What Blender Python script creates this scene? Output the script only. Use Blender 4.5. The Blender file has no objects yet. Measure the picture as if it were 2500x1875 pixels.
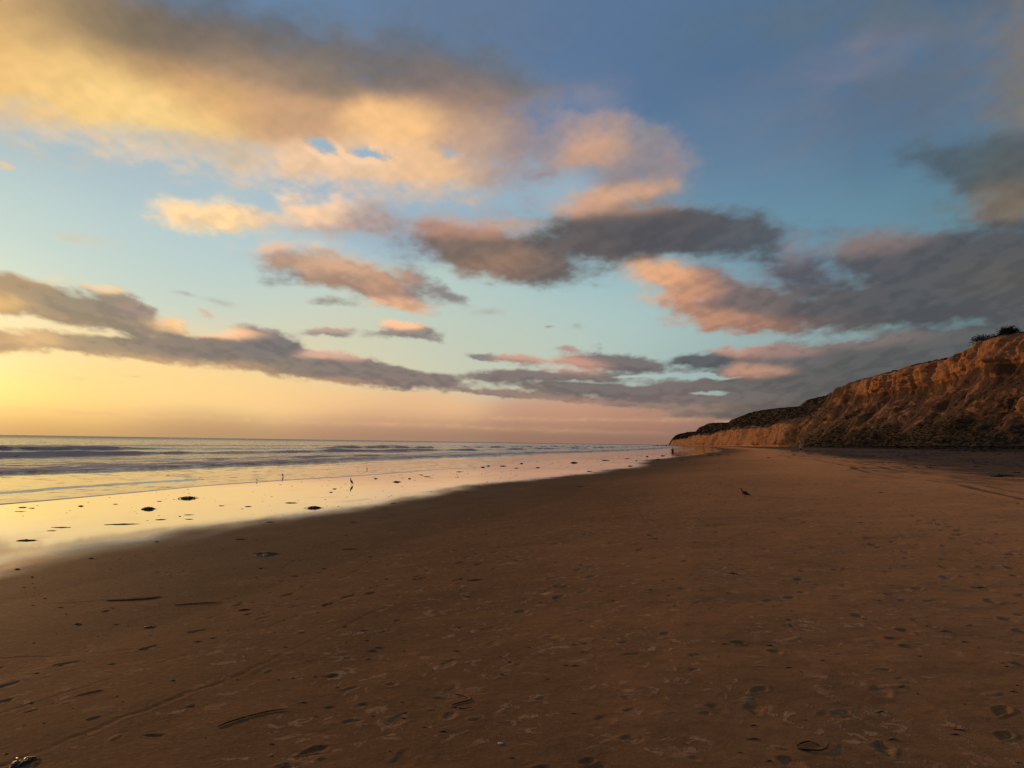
import bpy, math, random
import numpy as np
from mathutils import Vector, Matrix

# ------------------------------------------------------------------ scene set-up
S = bpy.context.scene
COL = S.collection
S.render.engine = 'CYCLES'
S.cycles.use_denoising = True
S.cycles.max_bounces = 6
S.cycles.diffuse_bounces = 2
S.cycles.glossy_bounces = 3
S.cycles.caustics_reflective = False
S.cycles.caustics_refractive = False
S.view_settings.view_transform = 'Standard'
S.view_settings.look = 'None'
S.view_settings.exposure = 0.0
S.view_settings.gamma = 1.0
S.view_settings.use_curve_mapping = False
random.seed(7)
RNG = np.random.default_rng(11)

# ------------------------------------------------------------------ camera
FPX, CX, CY = 2040.0, 1250.0, 937.5
EYE = 2.4
PITCH, ROLL = math.radians(4.0), math.radians(0.873)
fwd = Vector((0, math.cos(PITCH), math.sin(PITCH)))
r0 = Vector((1, 0, 0))
u0 = Vector((0, -math.sin(PITCH), math.cos(PITCH)))
rgt = r0 * math.cos(ROLL) + u0 * math.sin(ROLL)
upv = u0 * math.cos(ROLL) - r0 * math.sin(ROLL)
cam_d = bpy.data.cameras.new('camera')
cam = bpy.data.objects.new('camera', cam_d)
COL.objects.link(cam)
cam.matrix_world = Matrix(((rgt.x, upv.x, -fwd.x, 0), (rgt.y, upv.y, -fwd.y, 0), (rgt.z, upv.z, -fwd.z, EYE), (0, 0, 0, 1)))
cam_d.sensor_width = 36
cam_d.lens = 36 * FPX / 2500
cam_d.clip_start = 0.05
cam_d.clip_end = 60000
S.camera = cam

def ray(px, py):
    """direction seen at a point of the 2500 x 1875 view"""
    return (fwd * FPX + rgt * (px - CX) + upv * (CY - py)).normalized()

# ------------------------------------------------------------------ sun
SUN_AZ, SUN_EL = math.radians(-36), math.radians(4.2)
sdir = Vector((math.sin(SUN_AZ) * math.cos(SUN_EL), math.cos(SUN_AZ) * math.cos(SUN_EL), math.sin(SUN_EL)))
sun_d = bpy.data.lights.new('sun', 'SUN')
sun_d.energy = 2.0
sun_d.angle = math.radians(0.9)
sun_d.color = (1.0, 0.50, 0.20)
sun = bpy.data.objects.new('sun', sun_d)
COL.objects.link(sun)
sun.rotation_euler = (-sdir).to_track_quat('-Z', 'Y').to_euler()

# ------------------------------------------------------------------ noise helpers
_TAB = np.random.default_rng(3).random((256, 256)).astype(np.float32)
_GX = np.cos(_TAB * 2 * np.pi).astype(np.float32); _GY = np.sin(_TAB * 2 * np.pi).astype(np.float32)
def pnoise(x, y, seed=0):
    x = np.asarray(x, np.float32) + np.float32(seed * 37.17)
    y = np.asarray(y, np.float32) + np.float32(seed * 91.73)
    xf = np.floor(x); yf = np.floor(y)
    xi = xf.astype(np.int32) & 255; yi = yf.astype(np.int32) & 255
    fx = x - xf; fy = y - yf
    xj = (xi + 1) & 255; yj = (yi + 1) & 255
    sx = fx * fx * fx * (fx * (fx * 6 - 15) + 10); sy = fy * fy * fy * (fy * (fy * 6 - 15) + 10)
    def gr(i, j, dx, dy):
        k = i * 256 + j
        return np.take(_GX, k) * dx + np.take(_GY, k) * dy
    a = gr(xi, yi, fx, fy); b = gr(xj, yi, fx - 1, fy)
    c = gr(xi, yj, fx, fy - 1); d = gr(xj, yj, fx - 1, fy - 1)
    t = a + (b - a) * sx
    return t + (c + (d - c) * sx - t) * sy
def vnoise(x, y, seed=0):
    x = np.asarray(x, np.float32) + seed * 37.17
    y = np.asarray(y, np.float32) + seed * 91.73
    xf = np.floor(x); yf = np.floor(y)
    xi = xf.astype(np.int32) & 255; yi = yf.astype(np.int32) & 255
    fx = x - xf; fy = y - yf
    fx = fx * fx * (3 - 2 * fx); fy = fy * fy * (3 - 2 * fy)
    xj = (xi + 1) & 255; yj = (yi + 1) & 255
    a = _TAB[xi, yi]; b = _TAB[xj, yi]; c = _TAB[xi, yj]; d = _TAB[xj, yj]
    return (a + (b - a) * fx) * (1 - fy) + (c + (d - c) * fx) * fy
def fbm(x, y, octv=4, seed=0, gain=0.5, lac=2.03):
    """-1..1"""
    s = 0; a = 1.0; t = 0
    x = np.asarray(x, np.float32); y = np.asarray(y, np.float32)
    for i in range(octv):
        s = s + a * pnoise(x, y, seed + i * 3 + 1)
        t += a; a *= gain
        x, y = (x * .8 - y * .6) * lac, (x * .6 + y * .8) * lac
    return s / t * 2.2
def sstep(a, b, x):
    t = np.clip((x - a) / (b - a), 0, 1)
    return t * t * (3 - 2 * t)
def lin(c):
    c = np.asarray(c, np.float32) / 255.0
    return np.where(c <= 0.04045, c / 12.92, ((c + 0.055) / 1.055) ** 2.4)

# ------------------------------------------------------------------ sky: clear air + broken evening cloud, computed here as a function of azimuth and elevation
K = 2500 / 2212.0
def angles(x, y):
    d = ray(x * K, y * K)
    return math.degrees(math.atan2(d.x, d.y)), math.degrees(math.asin(d.z))

CLEAR = [(20,300,165,190,200),(0,400,190,210,205),(300,330,160,187,203),(300,420,176,198,206),(100,480,188,212,212),(0,560,200,218,205),
 (300,560,188,210,208),(500,530,178,203,210),(500,620,193,212,205),(300,640,200,215,200),(600,690,205,213,195),(1000,680,188,208,200),
 (1000,430,150,178,196),(850,430,155,182,202),(1250,650,178,205,203),(1200,730,190,205,190),(1350,700,172,200,200),(800,750,213,210,180),
 (1100,745,200,202,180),(1150,200,92,124,165),(1000,50,95,120,155),(1300,100,82,114,156),(1500,150,76,110,150),(1600,300,88,122,158),
 (1700,400,98,138,168),(1800,480,103,147,173),(1800,250,78,112,150),(1900,350,80,118,152),(1950,430,93,134,160),(700,20,98,130,168),
 (1400,560,135,172,188),(1300,610,158,190,198),(1700,540,108,145,166),(2000,480,98,140,160),(2150,500,98,138,155),(1750,740,145,168,170),
 (1500,740,162,184,180),(2050,700,108,150,152),(2200,690,103,145,148),(0,770,255,217,150),(0,850,255,226,115),(150,830,255,218,128),
 (300,830,255,213,138),(500,840,255,208,140),(700,865,250,200,142),(900,875,238,188,140),(200,885,246,200,130),(0,895,240,195,122),
 (0,925,200,162,115),(400,918,205,165,125),(800,915,205,160,130),(900,940,190,150,126),(1200,890,202,152,125),(1400,900,186,138,115),
 (1200,935,178,138,118),(1400,945,168,130,114),(1600,920,150,118,108),(500,780,250,215,150),(250,790,255,218,150),(1800,920,120,100,100),
 (0,700,235,222,180),(2200,900,85,85,95)]
CLEARP = [(*angles(a, b), c + max(0, e - c - 30) * .16, d + max(0, e - c - 30) * .08, e - max(0, e - c - 30) * .05, 1.5 if b >= 830 else 3.2) for a, b, c, d, e in CLEAR]
CLEARP += [(0,60,66,92,135,14),(0,89,60,84,125,25),(60,10,88,108,125,12),(60,30,64,90,125,14),(60,2,104,98,104,8),(110,8,108,102,110,16),
 (110,30,62,84,118,18),(170,8,132,112,112,20),(-170,8,136,114,112,20),(180,35,84,90,112,22),(-60,12,205,190,160,10),(-60,3,240,190,120,8),
 (-60,30,130,155,180,14),(-100,6,160,140,130,14),(-110,30,90,112,145,18),(-30,45,95,125,165,12),(30,45,70,98,140,12)]

# cloud masses: x, y, half width, half height, turn, weight
BLOBS = [(120,140,300,105,10,1.1),(420,185,330,110,12,1.2),(760,250,300,110,8,1.15),(960,240,190,140,0,1.0),(220,40,330,80,3,.9),(640,355,42,40,0,.9),
 (770,355,100,42,0,1.0),(900,365,100,42,0,.9),(1010,350,120,60,0,.8),(-120,60,200,140,0,1),(560,90,220,70,15,.8),(850,130,250,60,12,.75),(1060,170,110,70,20,.7),
 (700,312,24,13,20,-1.0),(795,327,30,11,10,-1.0),(975,330,26,14,0,-.6),
 (1245,315,100,50,0,.75),(1300,300,110,50,0,.85),(1350,350,120,70,10,.8),(1430,330,50,60,0,.65),(1340,425,110,34,-14,1.0),(1130,330,100,60,0,.6),
 (1450,495,230,46,7,1.25),(1040,535,160,52,10,1.15),(1150,575,130,42,5,1.0),(1300,520,150,45,5,1.1),(1600,505,110,34,16,.8),(1060,490,110,20,-6,.5),
 (480,470,110,30,0,1.0),(395,460,42,18,25,.6),(460,440,50,22,0,.5),(720,470,105,36,-6,1.0),(725,432,40,20,0,.6),(630,425,32,11,0,.7),(810,480,50,26,0,.6),
 (690,575,125,36,8,1.0),(800,610,130,38,16,1.1),(930,620,80,20,22,.9),(860,655,70,16,12,.8),(590,535,34,8,0,.7),(600,600,60,18,-10,.6),(860,570,70,30,20,.5),(720,650,60,14,0,.6),
 (1510,612,150,40,14,1.1),(1620,672,180,40,8,1.1),(1720,588,75,30,0,.9),(1740,635,110,50,5,.8),(1725,530,24,34,0,.5),(1560,700,120,22,5,.8),
 (1990,570,180,60,5,1.1),(2150,600,140,80,0,1.2),(1920,660,190,48,-4,1.15),(2080,630,200,56,-8,1.1),(1950,535,110,32,0,.8),(2260,560,150,60,0,1.2),(2270,640,120,60,-10,1.0),
 (2100,350,130,50,15,.8),(2180,420,90,70,0,.85),(2240,320,90,110,0,.9),(1930,40,330,60,5,.44),(2120,150,190,110,0,.44),(2140,170,220,120,0,.44),(2050,130,280,150,0,.43),(2190,270,130,170,0,.44),(1500,60,200,60,0,.25),(2260,100,130,110,0,.8),(1870,105,75,26,0,.40),(1860,90,160,60,0,.38),(1990,215,30,10,0,.4),
 (1700,40,150,30,5,.35),(1130,60,260,50,0,.40),(900,60,160,40,10,.45),(1280,180,60,60,0,.3),(2320,250,120,150,0,1.0),
 (90,650,180,34,12,1.25),(215,680,120,24,10,1.1),(0,640,110,36,0,1.2),(265,655,60,26,25,1.0),(315,670,22,16,30,.6),(-30,737,70,22,0,1.2),(40,715,50,12,0,.6),(225,622,25,8,0,.4),(120,607,30,8,0,.4),
 (240,753,200,19,3,1.2),(470,755,150,28,3,1.25),(575,735,70,28,8,1.1),(640,790,170,26,7,1.2),(760,785,110,22,10,1.1),(880,820,130,22,3,1.15),(375,700,36,14,10,.9),(720,808,140,20,4,.9),(400,775,180,18,5,.7),(840,797,60,10,5,.6),
 (712,720,60,12,3,.9),(880,712,55,20,8,1.0),(820,722,50,10,0,.7),(920,728,35,8,10,.6),(405,635,35,9,15,.6),(443,680,20,9,20,.6),(470,652,30,6,10,.35),
 (90,805,90,6,5,.5),(270,812,45,4,3,.5),(185,515,38,9,0,.3),(1190,705,12,6,0,.6),(1050,675,22,8,0,.3),(1247,703,10,5,0,.3),(5,358,16,7,0,.5),
 (1035,770,38,10,0,.95),(1110,776,80,14,5,1.0),(1222,757,30,9,0,.7),(1290,752,20,8,0,.5),(1330,785,120,20,3,1.2),(1190,812,170,15,0,1.1),(1290,840,210,16,3,1.05),(1510,780,55,16,4,1.1),
 (1640,765,100,22,-3,1.0),(1840,775,280,42,-6,1.25),(1640,800,110,16,0,.9),(1830,825,280,46,-6,1.2),(1120,852,170,11,3,1.0),(1540,835,200,14,0,.9),(1500,858,230,18,2,1.0),(1720,866,260,24,-4,1.1),
 (1420,876,260,12,4,.9),(1980,780,250,60,-5,1.2),(1060,815,70,9,0,.8),(1760,890,260,22,-3,.9),(2150,770,200,60,0,1.2),
 (1530,811,70,5,0,-.8),(1540,847,45,4,-3,-.8),(1370,812,60,4,0,-.4),
 (400,900,600,5,1,.28),(700,912,700,5,1,.3),(1200,905,400,4,0,.3)]
# cloud colour where it has been looked at: x, y, r, g, b, reach in x, reach in y
TONES = [(60,60,205,168,118,60,40),(200,40,140,118,97,80,34),(350,65,112,98,94,80,34),(500,70,112,102,104,70,30),(175,200,254,212,138,95,38),(310,240,254,215,144,80,28),(75,165,252,207,136,60,34),
 (500,140,172,142,118,50,26),(450,215,226,176,120,55,26),(350,150,190,150,108,60,20),(625,250,205,162,126,60,28),(775,125,112,104,110,80,30),(690,165,145,122,110,50,24),(875,262,255,201,142,62,26),(1000,215,158,130,120,50,30),
 (900,170,122,108,112,60,24),(1050,150,108,108,120,50,30),(650,360,244,204,168,40,26),(775,350,240,202,168,60,24),(925,360,242,196,152,60,26),(1050,325,186,160,150,50,34),(1010,290,200,162,138,40,24),(500,10,92,108,135,90,24),(130,290,240,205,165,120,16),(420,310,215,190,165,60,14),
 (1000,60,96,108,132,100,30),(1150,60,92,110,145,100,30),(-120,150,240,190,120,120,80),
 (450,468,255,216,166,50,20),(590,470,226,196,168,30,14),(690,460,248,206,170,45,22),(780,480,166,152,155,30,18),(630,425,235,205,178,20,10),(720,500,190,160,150,50,8),
 (1281,320,204,162,140,45,26),(1256,270,168,148,148,40,18),(1406,325,145,135,146,36,30),(1356,425,212,165,136,60,18),(1131,325,152,136,142,40,40),(1256,440,206,162,140,30,14),(1450,320,170,142,142,16,20),(1330,380,150,135,140,40,14),
 (1450,495,83,78,90,110,26),(1600,505,84,88,102,60,24),(1250,515,96,86,92,50,24),(980,500,172,132,116,60,10),(1060,484,196,152,132,55,8),(1100,570,148,115,104,60,16),(1010,540,120,100,98,60,16),(900,545,116,102,108,30,20),(1200,585,104,92,98,50,16),(1240,560,100,90,98,40,18),(1420,440,110,98,106,60,8),
 (620,560,176,144,128,30,10),(720,575,205,164,138,50,12),(720,610,170,138,122,40,12),(850,612,188,147,126,36,14),(930,622,132,122,130,36,14),(600,602,122,116,122,30,12),(710,645,138,124,124,30,10),(860,660,222,170,138,30,9),(590,533,225,185,160,22,6),
 (1420,600,224,168,130,34,18),(1500,625,196,144,118,40,16),(1590,610,118,104,112,40,16),(1620,650,112,98,104,50,14),(1540,690,184,136,114,46,12),(1650,705,165,122,108,60,9),(1720,590,88,86,102,40,20),(1800,665,88,84,94,60,20),(1720,535,130,120,135,16,20),
 (1890,525,124,108,114,50,12),(2000,580,83,82,95,70,26),(2150,600,90,85,90,60,30),(2000,660,80,80,93,90,20),(2150,530,80,80,92,60,20),(1780,700,100,88,95,60,12),
 (2080,350,78,90,107,60,26),(2180,360,92,92,98,40,22),(2180,430,118,102,96,30,20),(2200,180,120,115,120,50,40),(2230,100,125,115,114,50,40),(1870,105,128,117,130,45,18),(1900,20,100,103,110,100,26),(1650,40,90,106,124,80,26),(2080,180,97,100,116,60,40),
 (-10,652,238,188,122,34,10),(50,625,152,130,110,50,14),(140,650,128,118,114,60,14),(230,690,134,120,114,60,12),(60,690,165,138,112,60,10),(120,605,245,205,155,22,6),(225,620,238,202,155,22,6),(290,668,150,130,128,20,10),(375,700,252,202,150,26,8),(-30,740,165,135,112,40,12),
 (85,742,214,174,130,26,9),(200,752,146,128,114,60,10),(350,745,124,111,112,50,12),(500,722,252,196,156,34,5),(440,760,118,107,112,50,12),(590,740,110,104,114,36,12),(650,795,124,111,113,50,9),(750,800,124,111,115,50,10),(880,825,126,110,114,60,10),(700,762,208,166,150,26,6),(760,768,200,160,145,16,6),
 (500,800,190,152,124,70,8),(250,775,205,168,128,80,7),(680,825,190,148,122,70,6),(700,712,190,160,148,30,5),(720,726,130,124,130,34,6),(872,700,252,194,152,18,7),(880,722,140,128,130,34,6),(405,635,160,155,158,20,8),(443,680,200,175,155,12,6),
 (270,812,205,165,130,30,6),(90,805,235,190,130,60,6),
 (1035,770,124,120,128,20,8),(1120,770,200,156,140,30,7),(1100,785,150,125,122,30,6),(1250,790,196,148,132,34,8),(1225,757,170,140,136,18,6),(1350,778,112,103,112,40,9),(1400,800,108,99,109,40,8),(1180,815,120,107,112,60,7),(1100,850,140,118,116,60,8),(1300,842,112,101,108,70,9),(1450,860,118,102,108,60,8),
 (1510,780,86,86,98,28,10),(1600,752,178,138,124,34,7),(1690,760,150,122,120,36,8),(1720,785,100,95,104,40,8),(1650,800,184,140,122,30,7),(1850,735,120,106,112,70,8),(1900,780,87,85,93,70,16),(1800,830,92,87,95,80,14),(1600,850,106,97,104,60,9),(1450,880,140,116,112,70,6),(1700,885,104,92,97,80,9),
 (2050,760,88,87,96,60,20),(1150,870,165,130,118,80,6),(1850,880,84,80,88,70,16),(400,905,225,178,130,300,6),(900,910,215,165,130,300,6)]

def make_sky():
    W, H = 4096, 1300
    uu = (np.arange(W, dtype=np.float64) + .5) / W
    vv = (np.arange(H, dtype=np.float64) + .5) / H
    az = np.degrees(2 * np.arctan(np.tan((uu - .5) * np.pi) / 2.0))
    el = (vv ** (1 / .7)) * 94 - 4
    # broad clear-sky colour on a coarse grid
    cw, chh = 512, 160
    caz = np.linspace(-180, 180, cw); cel = np.linspace(-4, 90, chh) if False else ((np.linspace(0, 1, chh)) ** 1.6) * 94 - 4
    A, E = np.meshgrid(np.radians(caz), np.radians(cel))
    D = np.stack([np.sin(A) * np.cos(E), np.cos(A) * np.cos(E), np.sin(E)], -1)
    num = np.zeros(D.shape); den = np.zeros(D.shape[:2])
    for a, e, r, g, b, reach in CLEARP:
        a, e = math.radians(a), math.radians(e)
        p = np.array([math.sin(a) * math.cos(e), math.cos(a) * math.cos(e), math.sin(e)])
        ang = np.degrees(np.arccos(np.clip(D @ p, -1, 1)))
        dv = np.degrees(E - e)                      # colours change faster with height than along the horizon
        d2 = (np.maximum(ang ** 2 - dv ** 2, 0) * (.10 + .22 * np.clip(E * 57.3 / 12, 0, 1)) + dv ** 2 * 1.6) / reach ** 2
        w = (np.exp(-d2 * 1.2) + 1e-4 / (1 + d2) ** 2) * (1 if reach < 5 else .004)
        num += w[..., None] * lin((r, g, b)); den += w
    clear = num / den[..., None]
    ci = np.interp(az, caz, np.arange(cw)); cj = np.interp(el, cel, np.arange(chh))
    def up(arr, ci, cj):
        i0 = np.clip(ci.astype(int), 0, arr.shape[1] - 2); fi = (ci - i0)
        j0 = np.clip(cj.astype(int), 0, arr.shape[0] - 2); fj = (cj - j0)
        R = arr[:, i0] * (1 - fi)[None, :, None] + arr[:, i0 + 1] * fi[None, :, None]
        return (R[j0] * (1 - fj)[:, None, None] + R[j0 + 1] * fj[:, None, None]).astype(np.float32)
    img = up(clear, ci, cj)
    img *= (1 - .27 * np.exp(-(np.maximum(el - .1, 0) / 1.15) ** 2))[:, None, None] * (1 - .0 * el)[:, None, None]     # thick marine air low on the horizon
    # cloud amount and colour on an angular raster (step 0.1 degree)
    st = 0.1
    ga = np.arange(-56, 56.01, st); ge = np.arange(-2, 52.01, st)
    GA, GE = np.meshgrid(ga, ge)
    amt = np.zeros(GA.shape); holes = np.zeros(GA.shape); veil = np.zeros(GA.shape)
    pxd = 2212 / 2500 * FPX * math.pi / 180        # units of the lists per degree
    for x, y, rx, ry, rot, w in BLOBS:
        if y > 600: ry = ry * .84
        a, e = angles(x, y)
        ca, sa = math.cos(math.radians(rot)), math.sin(math.radians(rot))
        dx = (GA - a) * math.cos(math.radians(e)) * pxd; dy = -(GE - e) * pxd
        p = (dx * ca + dy * sa) / rx; q = (-dx * sa + dy * ca) / ry
        d2 = p * p + q * q
        if w < 0: holes += -w * np.exp(-(d2 ** 1.3) * .8); continue
        if w < .45: veil = np.maximum(veil, w * np.exp(-d2 * .8)); continue
        f = np.clip(w, .5, 1.3) * np.exp(-(d2 ** 1.15) * .70)
        amt += f ** 3
    amt = np.minimum(amt ** (1 / 3), 1.4) - holes
    num = np.zeros(GA.shape + (3,), np.float32); den = np.zeros(GA.shape, np.float32)
    for x, y, r, g, b, rx, ry in TONES:
        a, e = angles(x, y)
        dx = (GA - a) * math.cos(math.radians(e)) * pxd / rx; dy = (GE - e) * pxd / ry
        d2 = dx * dx + dy * dy
        if r < 150: r, g, b = r + 2, g + 5, b - 2
        else: b -= 3
        w = (np.exp(-d2 * .5) + 6e-4 / (1 + .02 * d2) ** 3).astype(np.float32)
        num += w[..., None] * lin((r, g, b)).astype(np.float32); den += w
    tone = num / den[..., None]
    # full resolution: warp, break up and light them
    U = np.broadcast_to((az * 35.6)[None, :].astype(np.float32), (H, W))
    V = np.broadcast_to((el * 35.6)[:, None].astype(np.float32), (H, W))
    low = np.exp(-np.maximum(V, 0) / 330.0)
    fy = 1 + 2.4 * low; fx = 1 + .9 * low
    Vn = V + 2.4 * 330 * (1 - low); Un = U * fx   # tighter detail near the horizon
    n1 = fbm(Un / 260, Vn / 150, 3, 1); n2 = fbm(Un / 260, Vn / 150, 3, 20)
    w1 = fbm(Un / 85, Vn / 60, 6, 40, .58); w2 = fbm(Un / 85, Vn / 60, 6, 60, .58)
    wu = U + (n1 * 18 + w1 * 28) / fx; wv = V + (n2 * 12 + w2 * 18) / fy
    big = fbm(Un / 120, Vn / 70, 6, 80, .50)
    fine = fbm(Un / 30, Vn / 22, 4, 120, .5)
    def look(arr, uu_, vv_):
        i = np.clip((uu_ / 35.6 + 56) / st, 0, len(ga) - 1.01); j = np.clip((vv_ / 35.6 + 2) / st, 0, len(ge) - 1.01)
        i0 = i.astype(np.int32); j0 = j.astype(np.int32)
        fi = (i - i0).astype(np.float32); fj = (j - j0).astype(np.float32)
        if arr.ndim == 3: fi = fi[..., None]; fj = fj[..., None]
        return (arr[j0, i0] * (1 - fi) + arr[j0, i0 + 1] * fi) * (1 - fj) + (arr[j0 + 1, i0] * (1 - fi) + arr[j0 + 1, i0 + 1] * fi) * fj
    am = look(amt.astype(np.float32), wu, wv); ve = look(veil.astype(np.float32), U * .4 + wu * .6, V * .4 + wv * .6)
    inside = sstep(-54, -44, az)[None, :] * sstep(54, 44, az)[None, :] * sstep(50, 38, el)[:, None]
    far_cloud = sstep(.05, .5, fbm(Un / 420, Vn / 230, 4, 150)) * .6
    am = am * inside + far_cloud * (1 - inside)
    soft = 0.17 + .15 * sstep(150, 800, V)         # higher clouds are nearer and softer
    dens = am + (big * .30 + fine * .09) * sstep(.03, .35, am)
    alpha = sstep(.49 - soft * 1.5, .49 + soft * 1.8, dens)
    alpha = np.maximum(alpha, np.clip(ve * (1 + big * .7) * 1.15, 0, .6) * inside)
    # cloud seen thin at its edge, thick inside: relief lit from the sun's side
    du = int(W / 360 * 1.0)
    g = am + fbm(Un / 90, Vn / 60, 5, 80, .42) * .30
    rel = (g - np.roll(g, du, 1)) * 1.0 + (np.roll(g, -6, 0) - g) * -.8
    rel = np.clip(rel * (.75 - .5 * sstep(250, 700, V)), -.09, .11)
    tcol = look(tone, U * .55 + wu * .45, V * .55 + wv * .45)
    far_tone = lin((98, 98, 112)).astype(np.float32)
    side = sstep(60, 130, np.abs(az + 40))[None, :, None]
    far_c = far_tone * side + lin((190, 160, 130)).astype(np.float32) * (1 - side)
    tcol = tcol * inside[..., None] + far_c * (1 - inside[..., None])
    tcol = tcol * (1 + rel[..., None] * np.array([1.15, .95, .75], np.float32) + (fine * .008)[..., None])
    thin = 1 - sstep(.45, .8, dens)
    rimc = np.clip(tcol * 1.12 + .015, 0, 1.2)
    tcol = tcol * (1 - thin[..., None] * .5) + rimc * thin[..., None] * .5
    img = img * (1 - alpha[..., None]) + tcol * alpha[..., None]
    # brighter air round the sun, just outside the left edge of the view
    aa = np.radians(az)[None, :]; ee = np.radians(el)[:, None]
    cosang = np.clip(np.sin(aa) * np.cos(ee) * sdir.x + np.cos(aa) * np.cos(ee) * sdir.y + np.sin(ee) * sdir.z, -1, 1)
    ang = np.degrees(np.arccos(cosang))
    glow = (np.exp(-(ang / 5.0) ** 2) * .28 + np.exp(-(ang / 11.0) ** 2) * .04) * (1 - alpha * .5)
    img = img + glow[..., None].astype(np.float32) * np.array([1.0, .72, .26], np.float32)
    out = np.ones((H, W, 4), np.float32)
    out[..., :3] = np.clip(img, 0, 8)
    im = bpy.data.images.new('evening_sky', W, H, alpha=False, float_buffer=True)
    im.colorspace_settings.name = 'Linear Rec.709'
    im.pixels.foreach_set(out.ravel())
    im.update()
    im.pack()
    return im

world = bpy.data.worlds.new('World')
S.world = world
world.use_nodes = True
wt = world.node_tree; wt.nodes.clear()
def wn(t, **k):
    n = wt.nodes.new(t)
    for a, b in k.items(): setattr(n, a, b)
    return n
def wm(op, a, b=None):
    n = wn('ShaderNodeMath', operation=op)
    for i, v in enumerate((a, b)):
        if v is None: continue
        if isinstance(v, (int, float)): n.inputs[i].default_value = v
        else: wt.links.new(v, n.inputs[i])
    return n.outputs[0]
tc = wn('ShaderNodeTexCoord'); nrm = wn('ShaderNodeVectorMath', operation='NORMALIZE'); sep = wn('ShaderNodeSeparateXYZ')
wt.links.new(tc.outputs['Generated'], nrm.inputs[0]); wt.links.new(nrm.outputs[0], sep.inputs[0])
X, Y, Z = sep.outputs
rr = wm('SQRT', wm('ADD', wm('MULTIPLY', X, X), wm('MULTIPLY', Y, Y)))
u_ = wm('ADD', wm('DIVIDE', wm('ARCTANGENT', wm('MULTIPLY', wm('DIVIDE', X, wm('MAXIMUM', wm('ADD', rr, Y), 1e-6)), 2.0)), math.pi), .5)
el_ = wm('MULTIPLY', wm('ARCSINE', Z), 180 / math.pi)
v_ = wm('POWER', wm('MAXIMUM', wm('DIVIDE', wm('ADD', el_, 4.0), 94.0), .0005), .7)
cmb = wn('ShaderNodeCombineXYZ'); wt.links.new(u_, cmb.inputs[0]); wt.links.new(v_, cmb.inputs[1])
tex = wn('ShaderNodeTexImage', interpolation='Linear', extension='EXTEND')
tex.image = make_sky()
wt.links.new(cmb.outputs[0], tex.inputs['Vector'])
skyt = wn('ShaderNodeTexSky', sky_type='NISHITA', sun_disc=False, sun_elevation=SUN_EL, sun_rotation=SUN_AZ, dust_density=1.5, ozone_density=2.0)
bg1 = wn('ShaderNodeBackground'); bg1.inputs[1].default_value = 1.0
bg2 = wn('ShaderNodeBackground'); bg2.inputs[1].default_value = 0.08
mixs = wn('ShaderNodeMixShader'); mixs.inputs[0].default_value = .06
wout = wn('ShaderNodeOutputWorld')
wt.links.new(tex.outputs[0], bg1.inputs[0]); wt.links.new(skyt.outputs[0], bg2.inputs[0])
wt.links.new(bg1.outputs[0], mixs.inputs[1]); wt.links.new(bg2.outputs[0], mixs.inputs[2]); wt.links.new(mixs.outputs[0], wout.inputs[0])
world.cycles.sampling_method = 'MANUAL'
world.cycles.sample_map_resolution = 1024
# ------------------------------------------------------------------ object helpers
def link(o, parent=None):
    COL.objects.link(o)
    if parent is not None: o.parent = parent
    return o
def tag(o, label=None, cat=None, group=None, kind=None):
    if label: o['label'] = label
    if cat: o['category'] = cat
    if group: o['group'] = group
    if kind: o['kind'] = kind
    return o
def mesh_np(name, V, F, mat, parent=None, smooth=True, attrs=None):
    me = bpy.data.meshes.new(name)
    V = np.asarray(V, np.float32)
    if isinstance(F, np.ndarray):
        n, k = F.shape
        me.vertices.add(len(V)); me.vertices.foreach_set('co', V.ravel())
        me.loops.add(n * k); me.loops.foreach_set('vertex_index', F.astype(np.int32).ravel())
        me.polygons.add(n); me.polygons.foreach_set('loop_start', np.arange(0, n * k, k, dtype=np.int32))
        me.polygons.foreach_set('loop_total', np.full(n, k, np.int32))
        me.update(calc_edges=True)
    else:
        me.from_pydata([tuple(map(float, v)) for v in V], [], F)
    me.polygons.foreach_set('use_smooth', np.full(len(me.polygons), smooth, bool))
    for k, v in (attrs or {}).items():
        a = me.attributes.new(k, 'FLOAT', 'POINT'); a.data.foreach_set('value', np.asarray(v, np.float32).ravel())
    if mat: me.materials.append(mat)
    me.update()
    return link(bpy.data.objects.new(name, me), parent)
def grid_faces(nr, nc, keep=None, flip=False):
    i = np.arange(nr * nc).reshape(nr, nc)
    a, b, c, d = i[:-1, :-1], i[:-1, 1:], i[1:, 1:], i[1:, :-1]
    F = np.stack([a, b, c, d] if not flip else [a, d, c, b], -1)
    if keep is not None:
        F = F[keep[:-1, :-1] & keep[:-1, 1:] & keep[1:, 1:] & keep[1:, :-1]]
    return F.reshape(-1, 4)
def compact(V, F, attrs):
    used = np.unique(F); m = np.full(len(V), -1, np.int64); m[used] = np.arange(len(used))
    return V[used], m[F], {k: v.ravel()[used] for k, v in attrs.items()}
def empty(name, loc, rz=0):
    o = bpy.data.objects.new(name, None); o.location = loc; o.rotation_euler.z = rz; o.empty_display_size = .2
    return link(o)

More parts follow.
